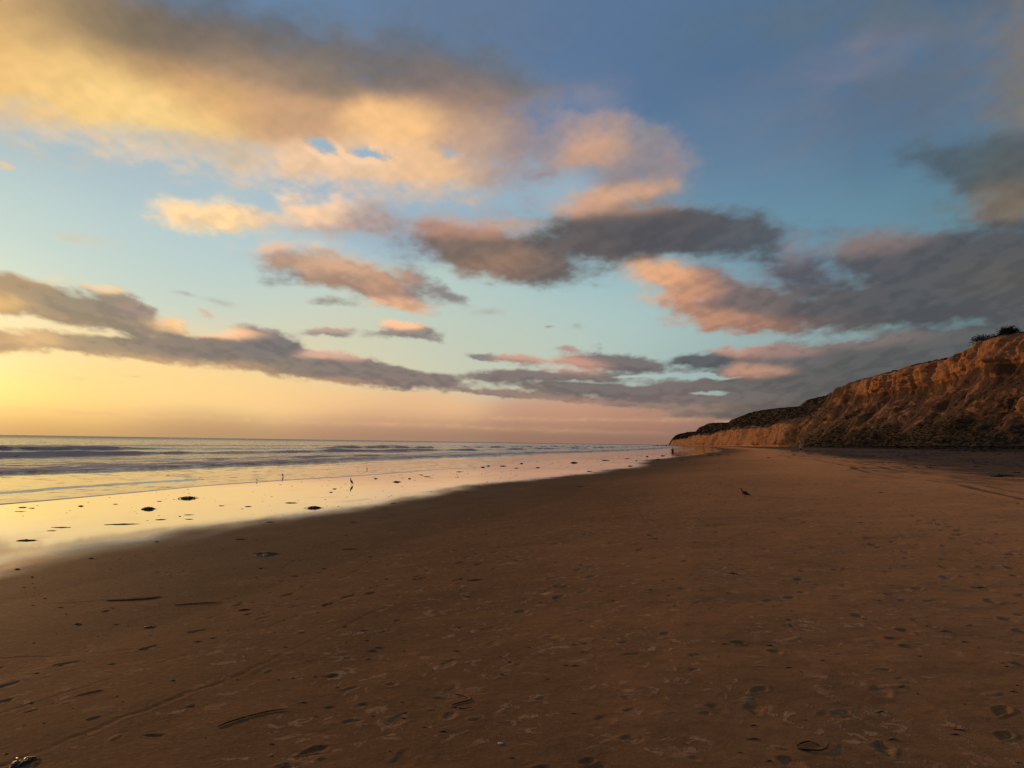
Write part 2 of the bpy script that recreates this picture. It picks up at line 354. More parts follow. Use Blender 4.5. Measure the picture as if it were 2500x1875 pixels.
# node helper
class N:
    def __init__(s, name, **p):
        s.m = bpy.data.materials.new(name); s.m.use_nodes = True; s.t = s.m.node_tree
        s.b = s.t.nodes['Principled BSDF']
        for k, v in p.items(): s.b.inputs[k.replace('_', ' ')].default_value = v
    def n(s, t, **k):
        x = s.t.nodes.new(t)
        for a, b in k.items(): setattr(x, a, b)
        return x
    def put(s, sock, v):
        if v is None: return
        if isinstance(v, (int, float)): sock.default_value = v
        elif isinstance(v, tuple): sock.default_value = v if len(v) == len(sock.default_value) else (*v, 1)
        else: s.t.links.new(v, sock)
    def math(s, op, a, b=None, c=None):
        x = s.n('ShaderNodeMath', operation=op)
        for i, v in enumerate((a, b, c)): s.put(x.inputs[i], v)
        return x.outputs[0]
    def attr(s, name): return s.n('ShaderNodeAttribute', attribute_name=name).outputs['Fac']
    def pos(s): return s.n('ShaderNodeNewGeometry').outputs['Position']
    def scale(s, v, xyz):
        x = s.n('ShaderNodeVectorMath', operation='MULTIPLY'); s.t.links.new(v, x.inputs[0]); x.inputs[1].default_value = xyz
        return x.outputs[0]
    def noise(s, vec, scale, detail=4, rough=.55, dist=0.):
        x = s.n('ShaderNodeTexNoise'); s.put(x.inputs['Vector'], vec)
        x.inputs['Scale'].default_value = scale; x.inputs['Detail'].default_value = detail; x.inputs['Roughness'].default_value = rough; x.inputs['Distortion'].default_value = dist
        return x.outputs[0]
    def ramp(s, v, lo, hi, a=0., b=1.):
        x = s.n('ShaderNodeMapRange', interpolation_type='SMOOTHSTEP'); s.put(x.inputs[0], v)
        for i, q in zip((1, 2, 3, 4), (lo, hi, a, b)): s.put(x.inputs[i], q)
        return x.outputs[0]
    def mix(s, f, a, b):
        x = s.n('ShaderNodeMix', data_type='RGBA'); s.put(x.inputs[0], f); s.put(x.inputs[6], a); s.put(x.inputs[7], b)
        return x.outputs[2]
    def bump(s, h, dist, strength=1.):
        x = s.n('ShaderNodeBump'); s.put(x.inputs['Height'], h); s.put(x.inputs['Distance'], dist); s.put(x.inputs['Strength'], strength)
        s.t.links.new(x.outputs[0], s.b.inputs['Normal'])
    def set(s, k, v): s.put(s.b.inputs[k], v)

def simple(name, c1, c2, scale=8., rough=.8, bump=0.01, spec=.3):
    q = N(name, Roughness=rough); q.set('Specular IOR Level', spec)
    nz = q.noise(q.n('ShaderNodeTexCoord').outputs['Object'], scale, 5, .6)
    q.set('Base Color', q.mix(q.ramp(nz, .35, .65), c1, c2))
    if bump: q.bump(nz, bump)
    return q.m

# ------------------------------------------------------------------ the lie of the beach
WY = np.array([-20, 0, 15, 29, 42, 55, 80, 104, 160, 257, 374, 600, 1000, 1500, 2000, 2150, 2400, 3500, 9000, 30000], float)
WX = np.array([-31, -25.5, -21.6, -17.7, -14.6, -10.6, -3.6, 2.4, 18.5, 48, 80, 132, 222, 315, 384, 470, 900, 3200, 14000, 60000], float)
def Wl(Y):
    Y = np.asarray(Y, float)
    return np.interp(Y, WY, WX) + .5 * np.sin(Y / 11.0 + .6) * sstep(5, 40, Y) + .25 * np.sin(Y / 4.1)
def cross(X, Y): return (X - Wl(Y)) * .965
PC = np.array([-300, -60, -12, 0, 12.5, 15.5, 18.5, 24, 34, 60, 90, 125, 170, 400], float)
PZ = np.array([-6, -2.2, -.25, 0, .20, .255, .39, .86, 1.24, 1.45, 1.75, 3.3, 4.6, 8], float)
def zsand(X, Y):
    c = cross(X, Y)
    z = np.interp(c, PC, PZ)
    dry = sstep(14, 24, c)
    X = np.asarray(X, float); Y = np.asarray(Y, float)
    z = z + dry * (.030 * fbm(X / 3.2, Y / 5.0, 3, 5) + .010 * fbm(X / .8, Y / .9, 2, 9))
    z = z + .003 * fbm(X / 3.0, Y / 6.0, 2, 15) + sstep(60, 100, c) * .25 * fbm(X / 6, Y / 9, 4, 25)
    return z
def at(px, py, lift=0.):
    """where the sight line of a point of the view meets the beach"""
    d = ray(px, py)
    t = 3.0
    for _ in range(4000):
        x, y, z = d.x * t, d.y * t, EYE + d.z * t
        h = max(float(zsand(x, y)), 0.0)
        if z - h < 1e-3 or t > 3000: break
        t += max((z - h) * 2.0, .002 * t)
    return Vector((x, y, h + lift))

# sand ground sheet, with footprints and tracks pressed into it
Y0 = 3.5
rows = [-1.0]
while rows[-1] < 3500:
    y = rows[-1]
    rows.append(y + (.1 if y < 3.6 else min(max(y * y / 2500, .012), .016 * y)))
GY = np.array(rows); GT = np.linspace(-.78, .92, 1060)
XX = (GY[:, None] + Y0) * GT[None, :]; YY = np.broadcast_to(GY[:, None], XX.shape)
CC = cross(XX, YY)
ZZ = zsand(XX, YY).astype(np.float64)
crumb = np.zeros(XX.shape, np.float32)

def stamp(x, y, ang, L, Wd, dep, kind=0, sd=0.):
    R = L * 1.7
    j0, j1 = np.searchsorted(GY, (y - R, y + R))
    if j1 - j0 < 1: return
    ym = max(y - R, .5) + Y0
    ta, tb = sorted(((x - R) / ym, (x + R) / ym)); t2a, t2b = sorted(((x - R) / (y + R + Y0), (x + R) / (y + R + Y0)))
    i0, i1 = np.searchsorted(GT, (min(ta, t2a), max(tb, t2b)))
    if i1 - i0 < 1: return
    sx = XX[j0:j1, i0:i1] - x; sy = YY[j0:j1, i0:i1] - y
    ca, sa = math.cos(ang), math.sin(ang)
    a = sx * sa + sy * ca; b = sx * ca - sy * sa
    nz = .6 * (vnoise((sx + x) * 16, (sy + y) * 16, 3) - .5) + .6 * (vnoise((sx + x) * 41, (sy + y) * 41, 5) - .5)
    wv = Wd * (1 + .35 * np.sin(a / L * 2.2 + .6)) if kind == 0 else Wd
    d = np.sqrt((a / L) ** 2 + (b / wv) ** 2) + nz * .45
    ZZ[j0:j1, i0:i1] += -dep * sstep(1.12, .55, d) * (1 + .5 * sstep(.1, .8, a / L)) + dep * .34 * np.exp(-((d - 1.32) / .24) ** 2) * (1 + nz * 1.5)
    crumb[j0:j1, i0:i1] = np.maximum(crumb[j0:j1, i0:i1], (sd * sstep(.15, .45, vnoise((sx + x) * 30, (sy + y) * 30, 8)) * np.exp(-((d - .75) / .65) ** 2)).astype(np.float32))

pr = random.Random(5)
def trail(x, y, head, n, stride=.68, deep=.018, spread=.10):
    s = 1; w = head
    for k in range(n):
        w += pr.uniform(-.05, .05)
        x += math.sin(w) * stride * pr.uniform(.9, 1.1); y += math.cos(w) * stride * pr.uniform(.9, 1.1)
        s = -s
        if y < 3 or y > 90: continue
        c = float(cross(x, y))
        if c < 14.5: continue
        f = sstep(14, 21, c)
        stamp(x + math.cos(w) * spread * s, y - math.sin(w) * spread * s, w + s * .12 + pr.uniform(-.1, .1), pr.uniform(.12, .15), pr.uniform(.042, .055), deep * (.35 + .65 * f) * pr.uniform(.7, 1.3), 0, pr.uniform(.3, 1.) * pr.choice((0, 1, 1)))
for k in range(44):
    c0 = pr.choice((pr.uniform(19, 26), pr.uniform(23, 36), pr.uniform(26, 48)))
    y0 = pr.uniform(2, 26); x0 = float(Wl(y0)) + c0
    h = pr.gauss(.25, .12)
    if pr.random() < .5: h += math.pi; y0 += 30; x0 += 8
    trail(x0, y0, h, pr.randint(18, 60), pr.uniform(.6, .8), pr.uniform(.003, .009))
for k in range(12000):
    y = 3.2 * math.exp(pr.uniform(0, 3.4)); c = 15 + 45 * pr.random() ** .85
    x = float(Wl(y)) + c / .965
    t = x / (y + Y0)
    if not -.75 < t < .9: continue
    dens = float(sstep(16, 27, c)) * .92 + .06
    if pr.random() > dens * (.75 if y < 9 else .9): continue
    kind = pr.random()
    if kind < .22: stamp(x, y, pr.uniform(-.6, .9), pr.uniform(.07, .12), pr.uniform(.03, .045), pr.uniform(.003, .009), 0, pr.random() * pr.choice((0, 1)))
    elif kind < .5: stamp(x, y, pr.uniform(0, 3.1), pr.uniform(.03, .08), pr.uniform(.02, .045), pr.uniform(.002, .007), 1, pr.random())
    else: stamp(x, y, pr.uniform(0, 3.1), pr.uniform(.03, .09), pr.uniform(.02, .05), -pr.uniform(.001, .004), 1, pr.uniform(.5, 1.2))

def groove(p, q, w, dep, wob=.05, seed=1):
    vx, vy = q.x - p.x, q.y - p.y; L2 = vx * vx + vy * vy; L = math.sqrt(L2)
    m = (YY > min(p.y, q.y) - .5) & (YY < max(p.y, q.y) + .5)
    x = XX[m]; y = YY[m]
    t = ((x - p.x) * vx + (y - p.y) * vy) / L2
    off = ((x - p.x) * vy - (y - p.y) * vx) / L + wob * fbm(t * 6, t * 0 + seed, 3, seed)
    on = sstep(-.02, .04, t) * sstep(1.02, .94, t)
    e = np.exp(-(off / w) ** 2)
    ZZ[m] += on * (-dep * e + dep * .35 * np.exp(-((np.abs(off) - w * 1.9) / (w * .6)) ** 2)) * (1 + .4 * fbm(x * 3, y * 3, 2, seed))
groove(at(-60, 1760), at(480, 1592), .025, .0025, .05, 1); groove(at(470, 1595), at(860, 1455), .025, .002, .05, 1)
groove(at(-40, 1885), at(560, 1660), .03, .0035, .06, 2); groove(at(550, 1663), at(960, 1475), .03, .0028, .06, 2)
groove(at(-30, 1610), at(420, 1580), .03, .003, .05, 3); groove(at(120, 1475), at(395, 1457), .03, .008, .03, 4)
# vehicle tracks running along the upper beach
for c0, w, d in ((31.6, .2, .04), (33.4, .24, .05), (38.5, .16, .03), (40.2, .16, .03), (46, .2, .03)):
    cc = CC - c0 - .5 * np.sin(YY / 23.0) - .25 * fbm(YY / 9, YY * 0 + c0, 2, 4)
    on = sstep(14, 20, YY) * sstep(500, 200, YY)
    ZZ += on * (-d * np.exp(-(cc / w) ** 2) + d * .8 * np.exp(-((np.abs(cc) - w * 1.7) / (w * .5)) ** 2)) * (1 + .4 * fbm(XX * .8, YY * .8, 2, 6))
ZZ += sstep(40, 46, CC) * sstep(15, 25, YY) * .035 * fbm(XX / .9, YY / 1.3, 4, 33)

wetn = fbm(XX / 5.0, YY / 9.0, 4, 44)
wet = sstep(15.4, 11.6, CC + wetn * .9 + .45 * fbm(XX / 1.1, YY / 3.2, 3, 48) + 1.1 * np.sin(YY / 17.))
keep = (CC > -14) & (CC < 190) & (YY < 3300)
V = np.stack([XX, YY, ZZ], -1).reshape(-1, 3)
F = grid_faces(*XX.shape, keep)
V, F, AT = compact(V, F, {'wet': wet, 'cross': CC, 'crumb': crumb})

q = N('beach sand')
P = q.pos(); wetA = q.attr('wet'); crs = q.attr('cross'); cru = q.attr('crumb')
n_f = q.noise(P, 90, 3, .6); n_m = q.noise(P, 7, 6, .62); n_l = q.noise(q.scale(P, (.22, .10, .2)), 1.0, 5, .55)
dry = q.ramp(q.math('ADD', crs, q.math('MULTIPLY', n_l, 10.)), 24, 40)
n_p = q.noise(q.scale(P, (.9, .6, 1)), 1.0, 6, .65, .4)
damp = q.mix(q.ramp(q.math('ADD', q.math('MULTIPLY', n_l, .5), q.math('MULTIPLY', n_p, .5)), .40, .60), (.110, .052, .0155), (.178, .077, .0225))
drys = q.mix(q.ramp(n_m, .3, .7), (.44, .222, .082), (.34, .172, .062))
col = q.mix(dry, damp, drys)
col = q.mix(q.math('MULTIPLY', q.math('MULTIPLY', cru, q.ramp(n_f, .38, .58)), .8), col, (.44, .24, .11))
col = q.mix(q.ramp(n_m, .42, .66, 0., .32), col, (.085, .050, .022))
col = q.mix(q.ramp(q.noise(P, 24, 3, .6), .40, .64, 0., .30), col, (.30, .165, .065))
fleck = q.math('MULTIPLY', q.ramp(q.noise(q.scale(P, (1, .8, 1)), 8.5, 6, .66, .6), .535, .62), q.ramp(q.noise(P, 1.3, 3, .6), .40, .60))
col = q.mix(q.math('MULTIPLY', q.math('MULTIPLY', q.math('MULTIPLY', fleck, q.ramp(n_f, .32, .52)), .72), q.ramp(crs, 13., 24.)), col, (.56, .33, .155))
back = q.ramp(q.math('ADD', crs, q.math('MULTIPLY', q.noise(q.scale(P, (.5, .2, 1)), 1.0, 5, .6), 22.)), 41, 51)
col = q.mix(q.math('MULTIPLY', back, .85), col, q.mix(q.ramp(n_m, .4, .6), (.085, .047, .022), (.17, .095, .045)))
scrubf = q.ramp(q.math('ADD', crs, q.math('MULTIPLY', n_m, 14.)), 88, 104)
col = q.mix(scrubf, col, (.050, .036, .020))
col = q.mix(wetA, col, (.075, .050, .032))
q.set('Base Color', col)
wetr = q.ramp(wetA, .05, 1.0)
wetr2 = q.math('MULTIPLY', wetr, q.ramp(q.noise(q.scale(P, (.5, .25, 1)), 1.2, 4, .55), .15, .42, .75, 1.))
dmp = q.ramp(crs, 11., 21., 1., 0.)
q.set('Roughness', q.math('SUBTRACT', q.math('ADD', q.math('MULTIPLY', q.math('SUBTRACT', 1., wetr2), .90), .045), q.math('MULTIPLY', q.math('MULTIPLY', dmp, q.math('SUBTRACT', 1., wetr2)), .12)))
q.set('Specular IOR Level', q.math('ADD', q.math('ADD', .04, q.math('MULTIPLY', dmp, .04)), q.math('MULTIPLY', wetr2, .12)))
q.set('IOR', 1.45)
cw_ = q.math('MULTIPLY', wetr2, .95)
q.set('Coat Weight', cw_); q.set('Coat Roughness', .035); q.set('Coat IOR', 1.75)
q.set('Sheen Weight', q.math('MULTIPLY', q.math('MULTIPLY', q.ramp(crs, 15., 30.), q.math('SUBTRACT', 1., back)), .13)); q.set('Sheen Roughness', .35); q.set('Sheen Tint', (1., .62, .36, 1.))
h = q.math('ADD', q.math('ADD', q.math('MULTIPLY', n_f, .25), q.math('MULTIPLY', fleck, .35)), q.math('MULTIPLY', n_m, .6))
q.bump(h, q.math('MULTIPLY', q.math('SUBTRACT', 1., wetr), .012), 1.)
sandM = q.m
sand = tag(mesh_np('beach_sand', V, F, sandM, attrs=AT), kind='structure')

# ------------------------------------------------------------------ the sea
rows = [10.0]
while rows[-1] < 26000:
    y = rows[-1]; rows.append(y + min(max(y * y / 5200, .28), .022 * y))
SY = np.array(rows)
sc_ = [-.12, -.04, 0, .04, .1, .18]
while sc_[-1] < 40000:
    c = sc_[-1]; sc_.append(c + (.2 if c < 32 else .4 if c < 150 else .022 * (c - 150) + .4))
SC = np.array(sc_)
C_, Yg = np.meshgrid(SC, SY)
Xg = Wl(Yg) - C_ / .965
al = Yg
def front(c0, amp, back_len, seed, wob=1.6, gate=None, steep=.35):
    """a broken wave: steep face towards the beach, long foamy back"""
    cw = C_ - c0 - wob * fbm(al / 26, al * 0 + seed, 4, seed) - .35 * fbm(al / 3.0, al * 0 + seed, 3, seed + 5)
    z = amp * sstep(-steep, steep, cw) * np.exp(-np.maximum(cw, 0) / back_len)
    if gate is not None: z = z * gate
    return z, cw
z = np.zeros(C_.shape); foam = np.zeros(C_.shape)
# swash lip and thin films
z += .020 * np.exp(-((C_ - .12) / .11) ** 2) - .05 * sstep(.0, -.12, C_)
g2 = sstep(57, 50, al)
f2 = C_ - 4.6 - .5 * fbm(al / 9, al * 0, 3, 61) - 9 * sstep(46, 56, al) ** 2
z += g2 * (.055 * np.exp(-(f2 / .22) ** 2) + .006 * sstep(0, .3, f2))
f3 = C_ - 13.2 - .7 * fbm(al / 14, al * 0, 3, 66)
z += sstep(60, 72, al) * sstep(150, 120, al) * .03 * np.exp(-(f3 / .2) ** 2)
n_foam = fbm(C_ / 2.2, al / 6.5, 5, 71, .6); n_foam2 = fbm(C_ / 7, al / 30, 4, 75)
a1, cw1 = front(18.3, .26, 5.5, 81, 1.5, .75 + .35 * fbm(al / 12, al * 0, 3, 82)); z += a1
foam = np.maximum(foam, sstep(-.1, .2, cw1) * np.exp(-np.maximum(cw1, 0) / 22) * (.72 + .6 * n_foam))
a2, cw2 = front(31, .16, 6, 86, 2.5, sstep(-.2, .4, fbm(al / 22, al * 0, 3, 87))); z += a2
foam = np.maximum(foam, sstep(-.2, .2, cw2) * np.exp(-np.maximum(cw2, 0) / 8) * (.3 + .8 * n_foam) * sstep(-.2, .4, fbm(al / 22, al * 0, 3, 87)))
g3 = sstep(-.5, .35, fbm(al / 34, al * 0, 3, 92))
a3, cw3 = front(52, .62, 5, 91, 4.5, .35 + .65 * g3, .7); z += a3
foam = np.maximum(foam, g3 * sstep(-1.0, -.5, cw3) * np.exp(-np.maximum(cw3, 0) / 14) * (.9 + .6 * n_foam))
g4 = sstep(-.35, .3, fbm(al / 50, al * 0, 3, 97))
a4, cw4 = front(84, .85, 4, 96, 7, .35 + .65 * g4, 1.0); z += a4
foam = np.maximum(foam, g4 * sstep(-1.0, -.3, cw4) * np.exp(-np.maximum(cw4, 0) / 9) * (.75 + .8 * n_foam))
g5 = sstep(0, .5, fbm(al / 60, al * 0, 3, 103))
a5, cw5 = front(128, .9, 5, 101, 10, .4 + .6 * g5, 1.6); z += a5
foam = np.maximum(foam, g5 * sstep(-.2, .5, cw5) * np.exp(-np.maximum(cw5, 0) / 3) * (.2 + .8 * n_foam))
foam = np.maximum(foam, sstep(17, 24, C_) * sstep(95, 50, C_) * sstep(-.3, .6, n_foam * .6 + n_foam2) * .62)
chop = sstep(19, 60, C_)
z += chop * (.09 * fbm(C_ / 3.2, al / 6.5, 4, 111) + .05 * fbm(C_ / 1.1, al / 1.8, 3, 115))
z += sstep(90, 200, C_) * .28 * np.sin(C_ / 9.5 + 1.5 * fbm(C_ / 60, al / 90, 2, 120)) * (.5 + .5 * fbm(C_ / 50, al / 120, 3, 121)) * sstep(4000, 800, C_)
z += sstep(17, 19, C_) * sstep(60, 30, C_) * .035 * n_foam
z += np.clip(foam, 0, 1) * sstep(16, 20, C_) * (.11 * fbm(C_ / 1.6, al / 3.4, 4, 141, .6) + .05 * fbm(C_ / .7, al / 1.2, 3, 145))
z += sstep(.3, 1.5, C_) * sstep(20, 16, C_) * .0016 * fbm(C_ / .8, al / 1.6, 3, 131)
deep = sstep(20, 160, C_)
far = sstep(120, 900, C_)
keep = (np.abs(Xg) < 30000)
V = np.stack([Xg, Yg, z], -1).reshape(-1, 3)
F = grid_faces(*C_.shape, keep, flip=True)
V, F, AT = compact(V, F, {'foam': np.clip(foam, 0, 1), 'deep': deep, 'film': sstep(16.8, 15.2, C_), 'far': far})
q = N('sea water', IOR=1.333)
P = q.pos(); fo = q.attr('foam'); dp = q.attr('deep'); fi = q.attr('film'); fr = q.attr('far')
nn = q.noise(P, 3.2, 5, .65)
fm = q.ramp(q.math('ADD', fo, q.math('MULTIPLY', q.math('SUBTRACT', nn, .5), .9)), .38, .72)
basec = q.mix(dp, (.40, .25, .15), (.32, .205, .125))
q.set('Base Color', q.mix(q.math('MULTIPLY', fm, .9), basec, (.80, .58, .44)))
q.set('Roughness', q.mix(fm, q.mix(fr, q.mix(fi, (.09,)*3, (.055,)*3), (.30,)*3), (.75,)*3))
q.set('Specular IOR Level', q.mix(fi, (.12,)*3, (.26,)*3))
q.set('Coat Weight', q.math('MULTIPLY', fi, .10)); q.set('Coat IOR', 1.4); q.set('Coat Roughness', .05)
wv = q.math('ADD', q.noise(q.scale(P, (1, .5, 1)), 1.6, 5, .6), q.math('MULTIPLY', q.noise(q.scale(P, (.25, .12, 1)), 1.0, 4, .6), 2.5))
amp = q.math('ADD', q.math('MULTIPLY', q.math('SUBTRACT', 1., fi), .20), .005)
q.bump(wv, amp, 1.)
# wind ripples too fine to mesh: they tilt the surface towards the sky overhead
bn = q.b.inputs['Normal'].links[0].from_socket
rip = q.n('ShaderNodeTexNoise'); q.put(rip.inputs['Vector'], q.scale(P, (1, .7, 1))); rip.inputs['Scale'].default_value = .9; rip.inputs['Detail'].default_value = 6; rip.inputs['Roughness'].default_value = .65
s1 = q.n('ShaderNodeVectorMath', operation='SUBTRACT'); q.put(s1.inputs[0], rip.outputs['Color']); s1.inputs[1].default_value = (.5, .5, .5)
s2 = q.n('ShaderNodeVectorMath', operation='SCALE'); q.put(s2.inputs[0], s1.outputs[0]); q.put(s2.inputs['Scale'], q.math('ADD', q.math('MULTIPLY', dp, 1.1), q.math('MULTIPLY', fi, .13)))
s3 = q.n('ShaderNodeVectorMath', operation='ADD'); q.put(s3.inputs[0], s2.outputs[0]); q.put(s3.inputs[1], bn)
s4 = q.n('ShaderNodeVectorMath', operation='NORMALIZE'); q.put(s4.inputs[0], s3.outputs[0]); q.put(q.b.inputs['Normal'], s4.outputs[0])
sea = tag(mesh_np('sea', V, F, q.m, attrs=AT), kind='structure')
# ------------------------------------------------------------------ the bluffs behind the beach
BY = np.array([150, 230, 310, 400, 480, 560, 700, 850, 1000, 1250, 1500, 1750, 1950, 2030, 2075], float)
BX = np.array([205, 214, 226, 240, 250, 262, 282, 300, 322, 352, 376, 388, 388, 391.5, 397], float)
SKX = np.array([1625, 1637, 1644, 1653, 1680, 1710, 1714, 1724, 1735, 1790, 1800, 1828, 1860, 1905, 1970, 1978, 1983, 1986, 2040, 2068, 2084, 2100, 2190, 2260, 2353, 2385, 2402, 2438, 2446, 2460, 2500, 2600, 2800, 3300], float)
SKY_ = np.array([1086, 1084, 1072, 1062, 1055, 1053, 1043, 1038, 1033, 1031, 1022, 1010, 1002, 996, 991, 986, 977, 973, 962, 952, 938, 930, 907, 888, 866, 851, 843, 838, 824, 817, 815, 795, 740, 560], float)
NC, NR = 1000, 250
# arc along the foot, finer where it is near
yy = [150.0]
while yy[-1] < 2086: yy.append(yy[-1] + yy[-1] * .00245)
sY = np.array(yy); sX = np.interp(sY, BY, BX)
sX = np.convolve(np.pad(sX, 20, 'edge'), np.ones(41) / 41, 'same')[20:-20]
dX, dY = np.gradient(sX), np.gradient(sY); L_ = np.hypot(dX, dY)
arc = np.concatenate([[0], np.cumsum(np.hypot(np.diff(sX), np.diff(sY)))])
nx, ny = dY / L_, -dX / L_                                  # inland
NCc = len(sY)
D = np.interp(sY, [150, 400, 700, 1000, 1500, 1900, 2030, 2084], [92, 80, 66, 60, 52, 34, 22, 3])
TX, TY = sX + nx * D, sY + ny * D
# height of the edge so that its outline is the one seen from the beach
pxT = 1250 + FPX * TX / TY
Ht = np.zeros(NCc)
for _ in range(6):
    skyy = np.interp(pxT, SKX, SKY_)
    for i in range(NCc):
        d = ray(pxT[i], skyy[i]); t = TY[i] / d.y
        Ht[i] = EYE + d.z * t
        pxT[i] += (TX[i] - d.x * t) / TY[i] * FPX * .9
zb = np.interp(sY, [150, 400, 700, 1200, 1900, 2075], [4.3, 4.0, 3.0, 2.2, .6, -.3])
far_w = sstep(760, 1050, sY)
near_w = sstep(520, 430, sY)
# profile shapes: far bluff, middle, near: position inland (0..1) -> height (0..1)
tt = np.linspace(0, 1, NR) 
def prof(pts):
    a = np.array(pts, float)
    seg = np.concatenate([[0], np.cumsum(np.hypot(np.diff(a[:, 0]) * .7, np.diff(a[:, 1])))]); seg /= seg[-1]
    tw = np.clip(tt[:, None] + (.055 * fbm(arc / 38, arc * 0, 3, 195) + .02 * fbm(arc / 9, arc * 0, 3, 197))[None] * np.sin(np.pi * tt)[:, None] ** .7, 0, 1)
    return np.interp(tw, seg, a[:, 0]), np.interp(tw, seg, a[:, 1])
pf = prof([(0, 0), (.05, .20), (.12, .46), (.20, .52), (.45, .66), (.70, .84), (.80, .95), (1, 1)])
pm = prof([(0, 0), (.16, .07), (.30, .20), (.50, .40), (.60, .50), (.70, .60), (.755, .72), (.80, .95), (.9, .99), (1, 1)])
pn = prof([(0, 0), (.16, .07), (.28, .17), (.36, .25), (.39, .40), (.48, .44), (.66, .58), (.76, .70), (.80, .93), (.9, .985), (1, 1)])
wn_ = near_w * sstep(-.25, .15, fbm(arc / 45, arc * 0, 2, 201) + .15)
wf = far_w
wm_ = 1 - wf
Dp = pf[0] * wf + (pm[0] * (1 - wn_) + pn[0] * wn_) * wm_
Hp = pf[1] * wf + (pm[1] * (1 - wn_) + pn[1] * wn_) * wm_
A_ = np.broadcast_to(arc[None, :], Dp.shape)
Hh = (Ht - zb)[None, :]
dd = Dp * D[None, :]; zz = zb[None, :] + Hp * Hh
edge = sstep(1.0, .86, tt)[:, None] * sstep(0, .06, tt)[:, None]
# buttresses and gullies: wander of the whole face, cut deeper high up
but = fbm(A_ / 58, tt[:, None] * .8 + 0 * A_, 3, 210)
rib = 1 - np.abs(fbm(A_ / 17 + 1.3 * fbm(A_ / 50, Hp, 2, 216), Hp * 1.6, 4, 215, .6)) * 1.8
rib2 = 1 - np.abs(fbm(A_ / 4.6 + Hp * .6, Hp * 1.6, 3, 219)) * 1.8
steep = np.gradient(Hp, axis=0) / (np.gradient(Dp, axis=0) + 1e-3)
stp = sstep(1.1, 3.0, steep)
stp = (stp + np.roll(stp, 2, 0) + np.roll(stp, -2, 0) + np.roll(stp, 4, 0) + np.roll(stp, -4, 0)) / 5
sc = D[None, :] / 80
dd = dd - edge * sc * (but * 15.0 + rib * (2.6 + 5.0 * stp) + rib2 * (.7 + 1.3 * stp) * (.3 + 1.2 * vnoise(A_ / 30, Hp * 2, 7)) - 3)
dd = dd + edge * stp * .35 * np.sin(zz * 1.9 + 2 * fbm(A_ / 20, zz / 9, 2, 230)) * sc    # bedding
zz = zz + edge * (1.5 * fbm(A_ / 9.0, dd / 7, 6, 240, .64) * (1 - stp * .5) + .5 * fbm(A_ / 2.2, dd / 2.2, 3, 245))
Xc = sX[None, :] + nx[None, :] * dd; Yc = sY[None, :] + ny[None, :] * dd
# table land behind the edge
back_d = np.array([3, 8, 20, 60, 200, 600.])
bz = np.array([.1, .0, -.6, -2.5, -8, -22.])
Xb = sX[None] + nx[None] * (D[None] + back_d[:, None] * np.minimum(1, (sY[None] / 900 + .2))); Yb = sY[None] + ny[None] * (D[None] + back_d[:, None])
Zb = Ht[None] + bz[:, None] + .25 * fbm(Xb / 9, Yb / 9, 3, 250)
Xc = np.vstack([sX[None] - nx[None] * 6, Xc, Xb]); Yc = np.vstack([sY[None] - ny[None] * 6, Yc, Yb])
zc0 = zb[None] - 2.0
Zc = np.vstack([zc0, zz, Zb])
Zc[NR] += .5 * np.abs(fbm(arc / 2.5, arc * 0, 3, 255))
stpA = np.vstack([stp[:1] * 0, stp, Zb * 0]); hA = np.vstack([Hp[:1], Hp, Zb * 0 + 1.2])
# how green each patch is: gentle ground, the foot, and the rim
gx = fbm(Xc / 26 + Zc / 30, Yc / 60 + Zc / 30, 5, 260, .6)
veg = (1 - stpA) * sstep(-.25, .55, gx + .12)
footv = sstep(.34, .12, hA + .16 * fbm(A_[:1] / 30, 0 * A_[:1], 3, 265) - .08 * np.hstack([far_w])[None] )
footv = footv * (1 - np.hstack([far_w])[None] * .95)
rim = sstep(.955, .99, hA)
midw = sstep(560, 470, Yc) * np.exp(-((hA - .52 - .10 * fbm(Yc / 40, Yc * 0, 2, 270)) / .085) ** 2) * (.55 + .9 * fbm(Yc / 22 + Zc / 18, Xc / 22, 4, 272))
patch = sstep(.15, .5, fbm(Yc / 45 + Xc / 60, Zc / 16 + Yc / 60, 4, 276)) * .7 * (1 - stpA)
farband = (np.hstack([far_w])[None]) * sstep(.48, .56, hA) * (.85)
veg = np.clip(np.maximum.reduce([veg * .5, footv, rim, farband, midw, patch * (hA < .7)]), 0, 1)
V = np.stack([Xc, Yc, Zc], -1).reshape(-1, 3)
F = grid_faces(*Xc.shape, None, flip=False)
q = N('bluff sandstone', Roughness=.92); q.set('Specular IOR Level', .15)
P = q.pos(); vg = q.attr('veg'); st = q.attr('steep')
lay = q.noise(q.scale(P, (.025, .025, .55)), 1.0, 6, .6, .6)
nm = q.noise(P, .35, 6, .62); nf = q.noise(P, 2.2, 5, .65)
vert = q.noise(q.scale(P, (.6, .6, .06)), 1.0, 5, .6)
rock = q.mix(q.ramp(lay, .32, .68), (.31, .135, .048), (.40, .20, .080))
rock = q.mix(q.ramp(vert, .55, .75, 0., .55), rock, (.14, .058, .024))
rock = q.mix(q.math('MULTIPLY', q.ramp(nm, .56, .70), st), rock, (.50, .31, .16))
soil = q.mix(q.ramp(nf, .35, .65), (.120, .060, .026), (.080, .042, .019))
soil = q.mix(q.math('MULTIPLY', q.ramp(q.noise(q.scale(P, (.035, .05, .11)), 1.0, 6, .66, .5), .53, .60), .8), soil, rock)
basec = q.mix(q.ramp(st, .08, .5), soil, rock)
green = q.mix(q.ramp(nf, .4, .6), (.036, .026, .012), (.066, .042, .019))
vf = q.ramp(q.math('ADD', vg, q.math('MULTIPLY', q.math('SUBTRACT', nf, .5), .8)), .45, .70)
q.set('Base Color', q.mix(vf, basec, green))
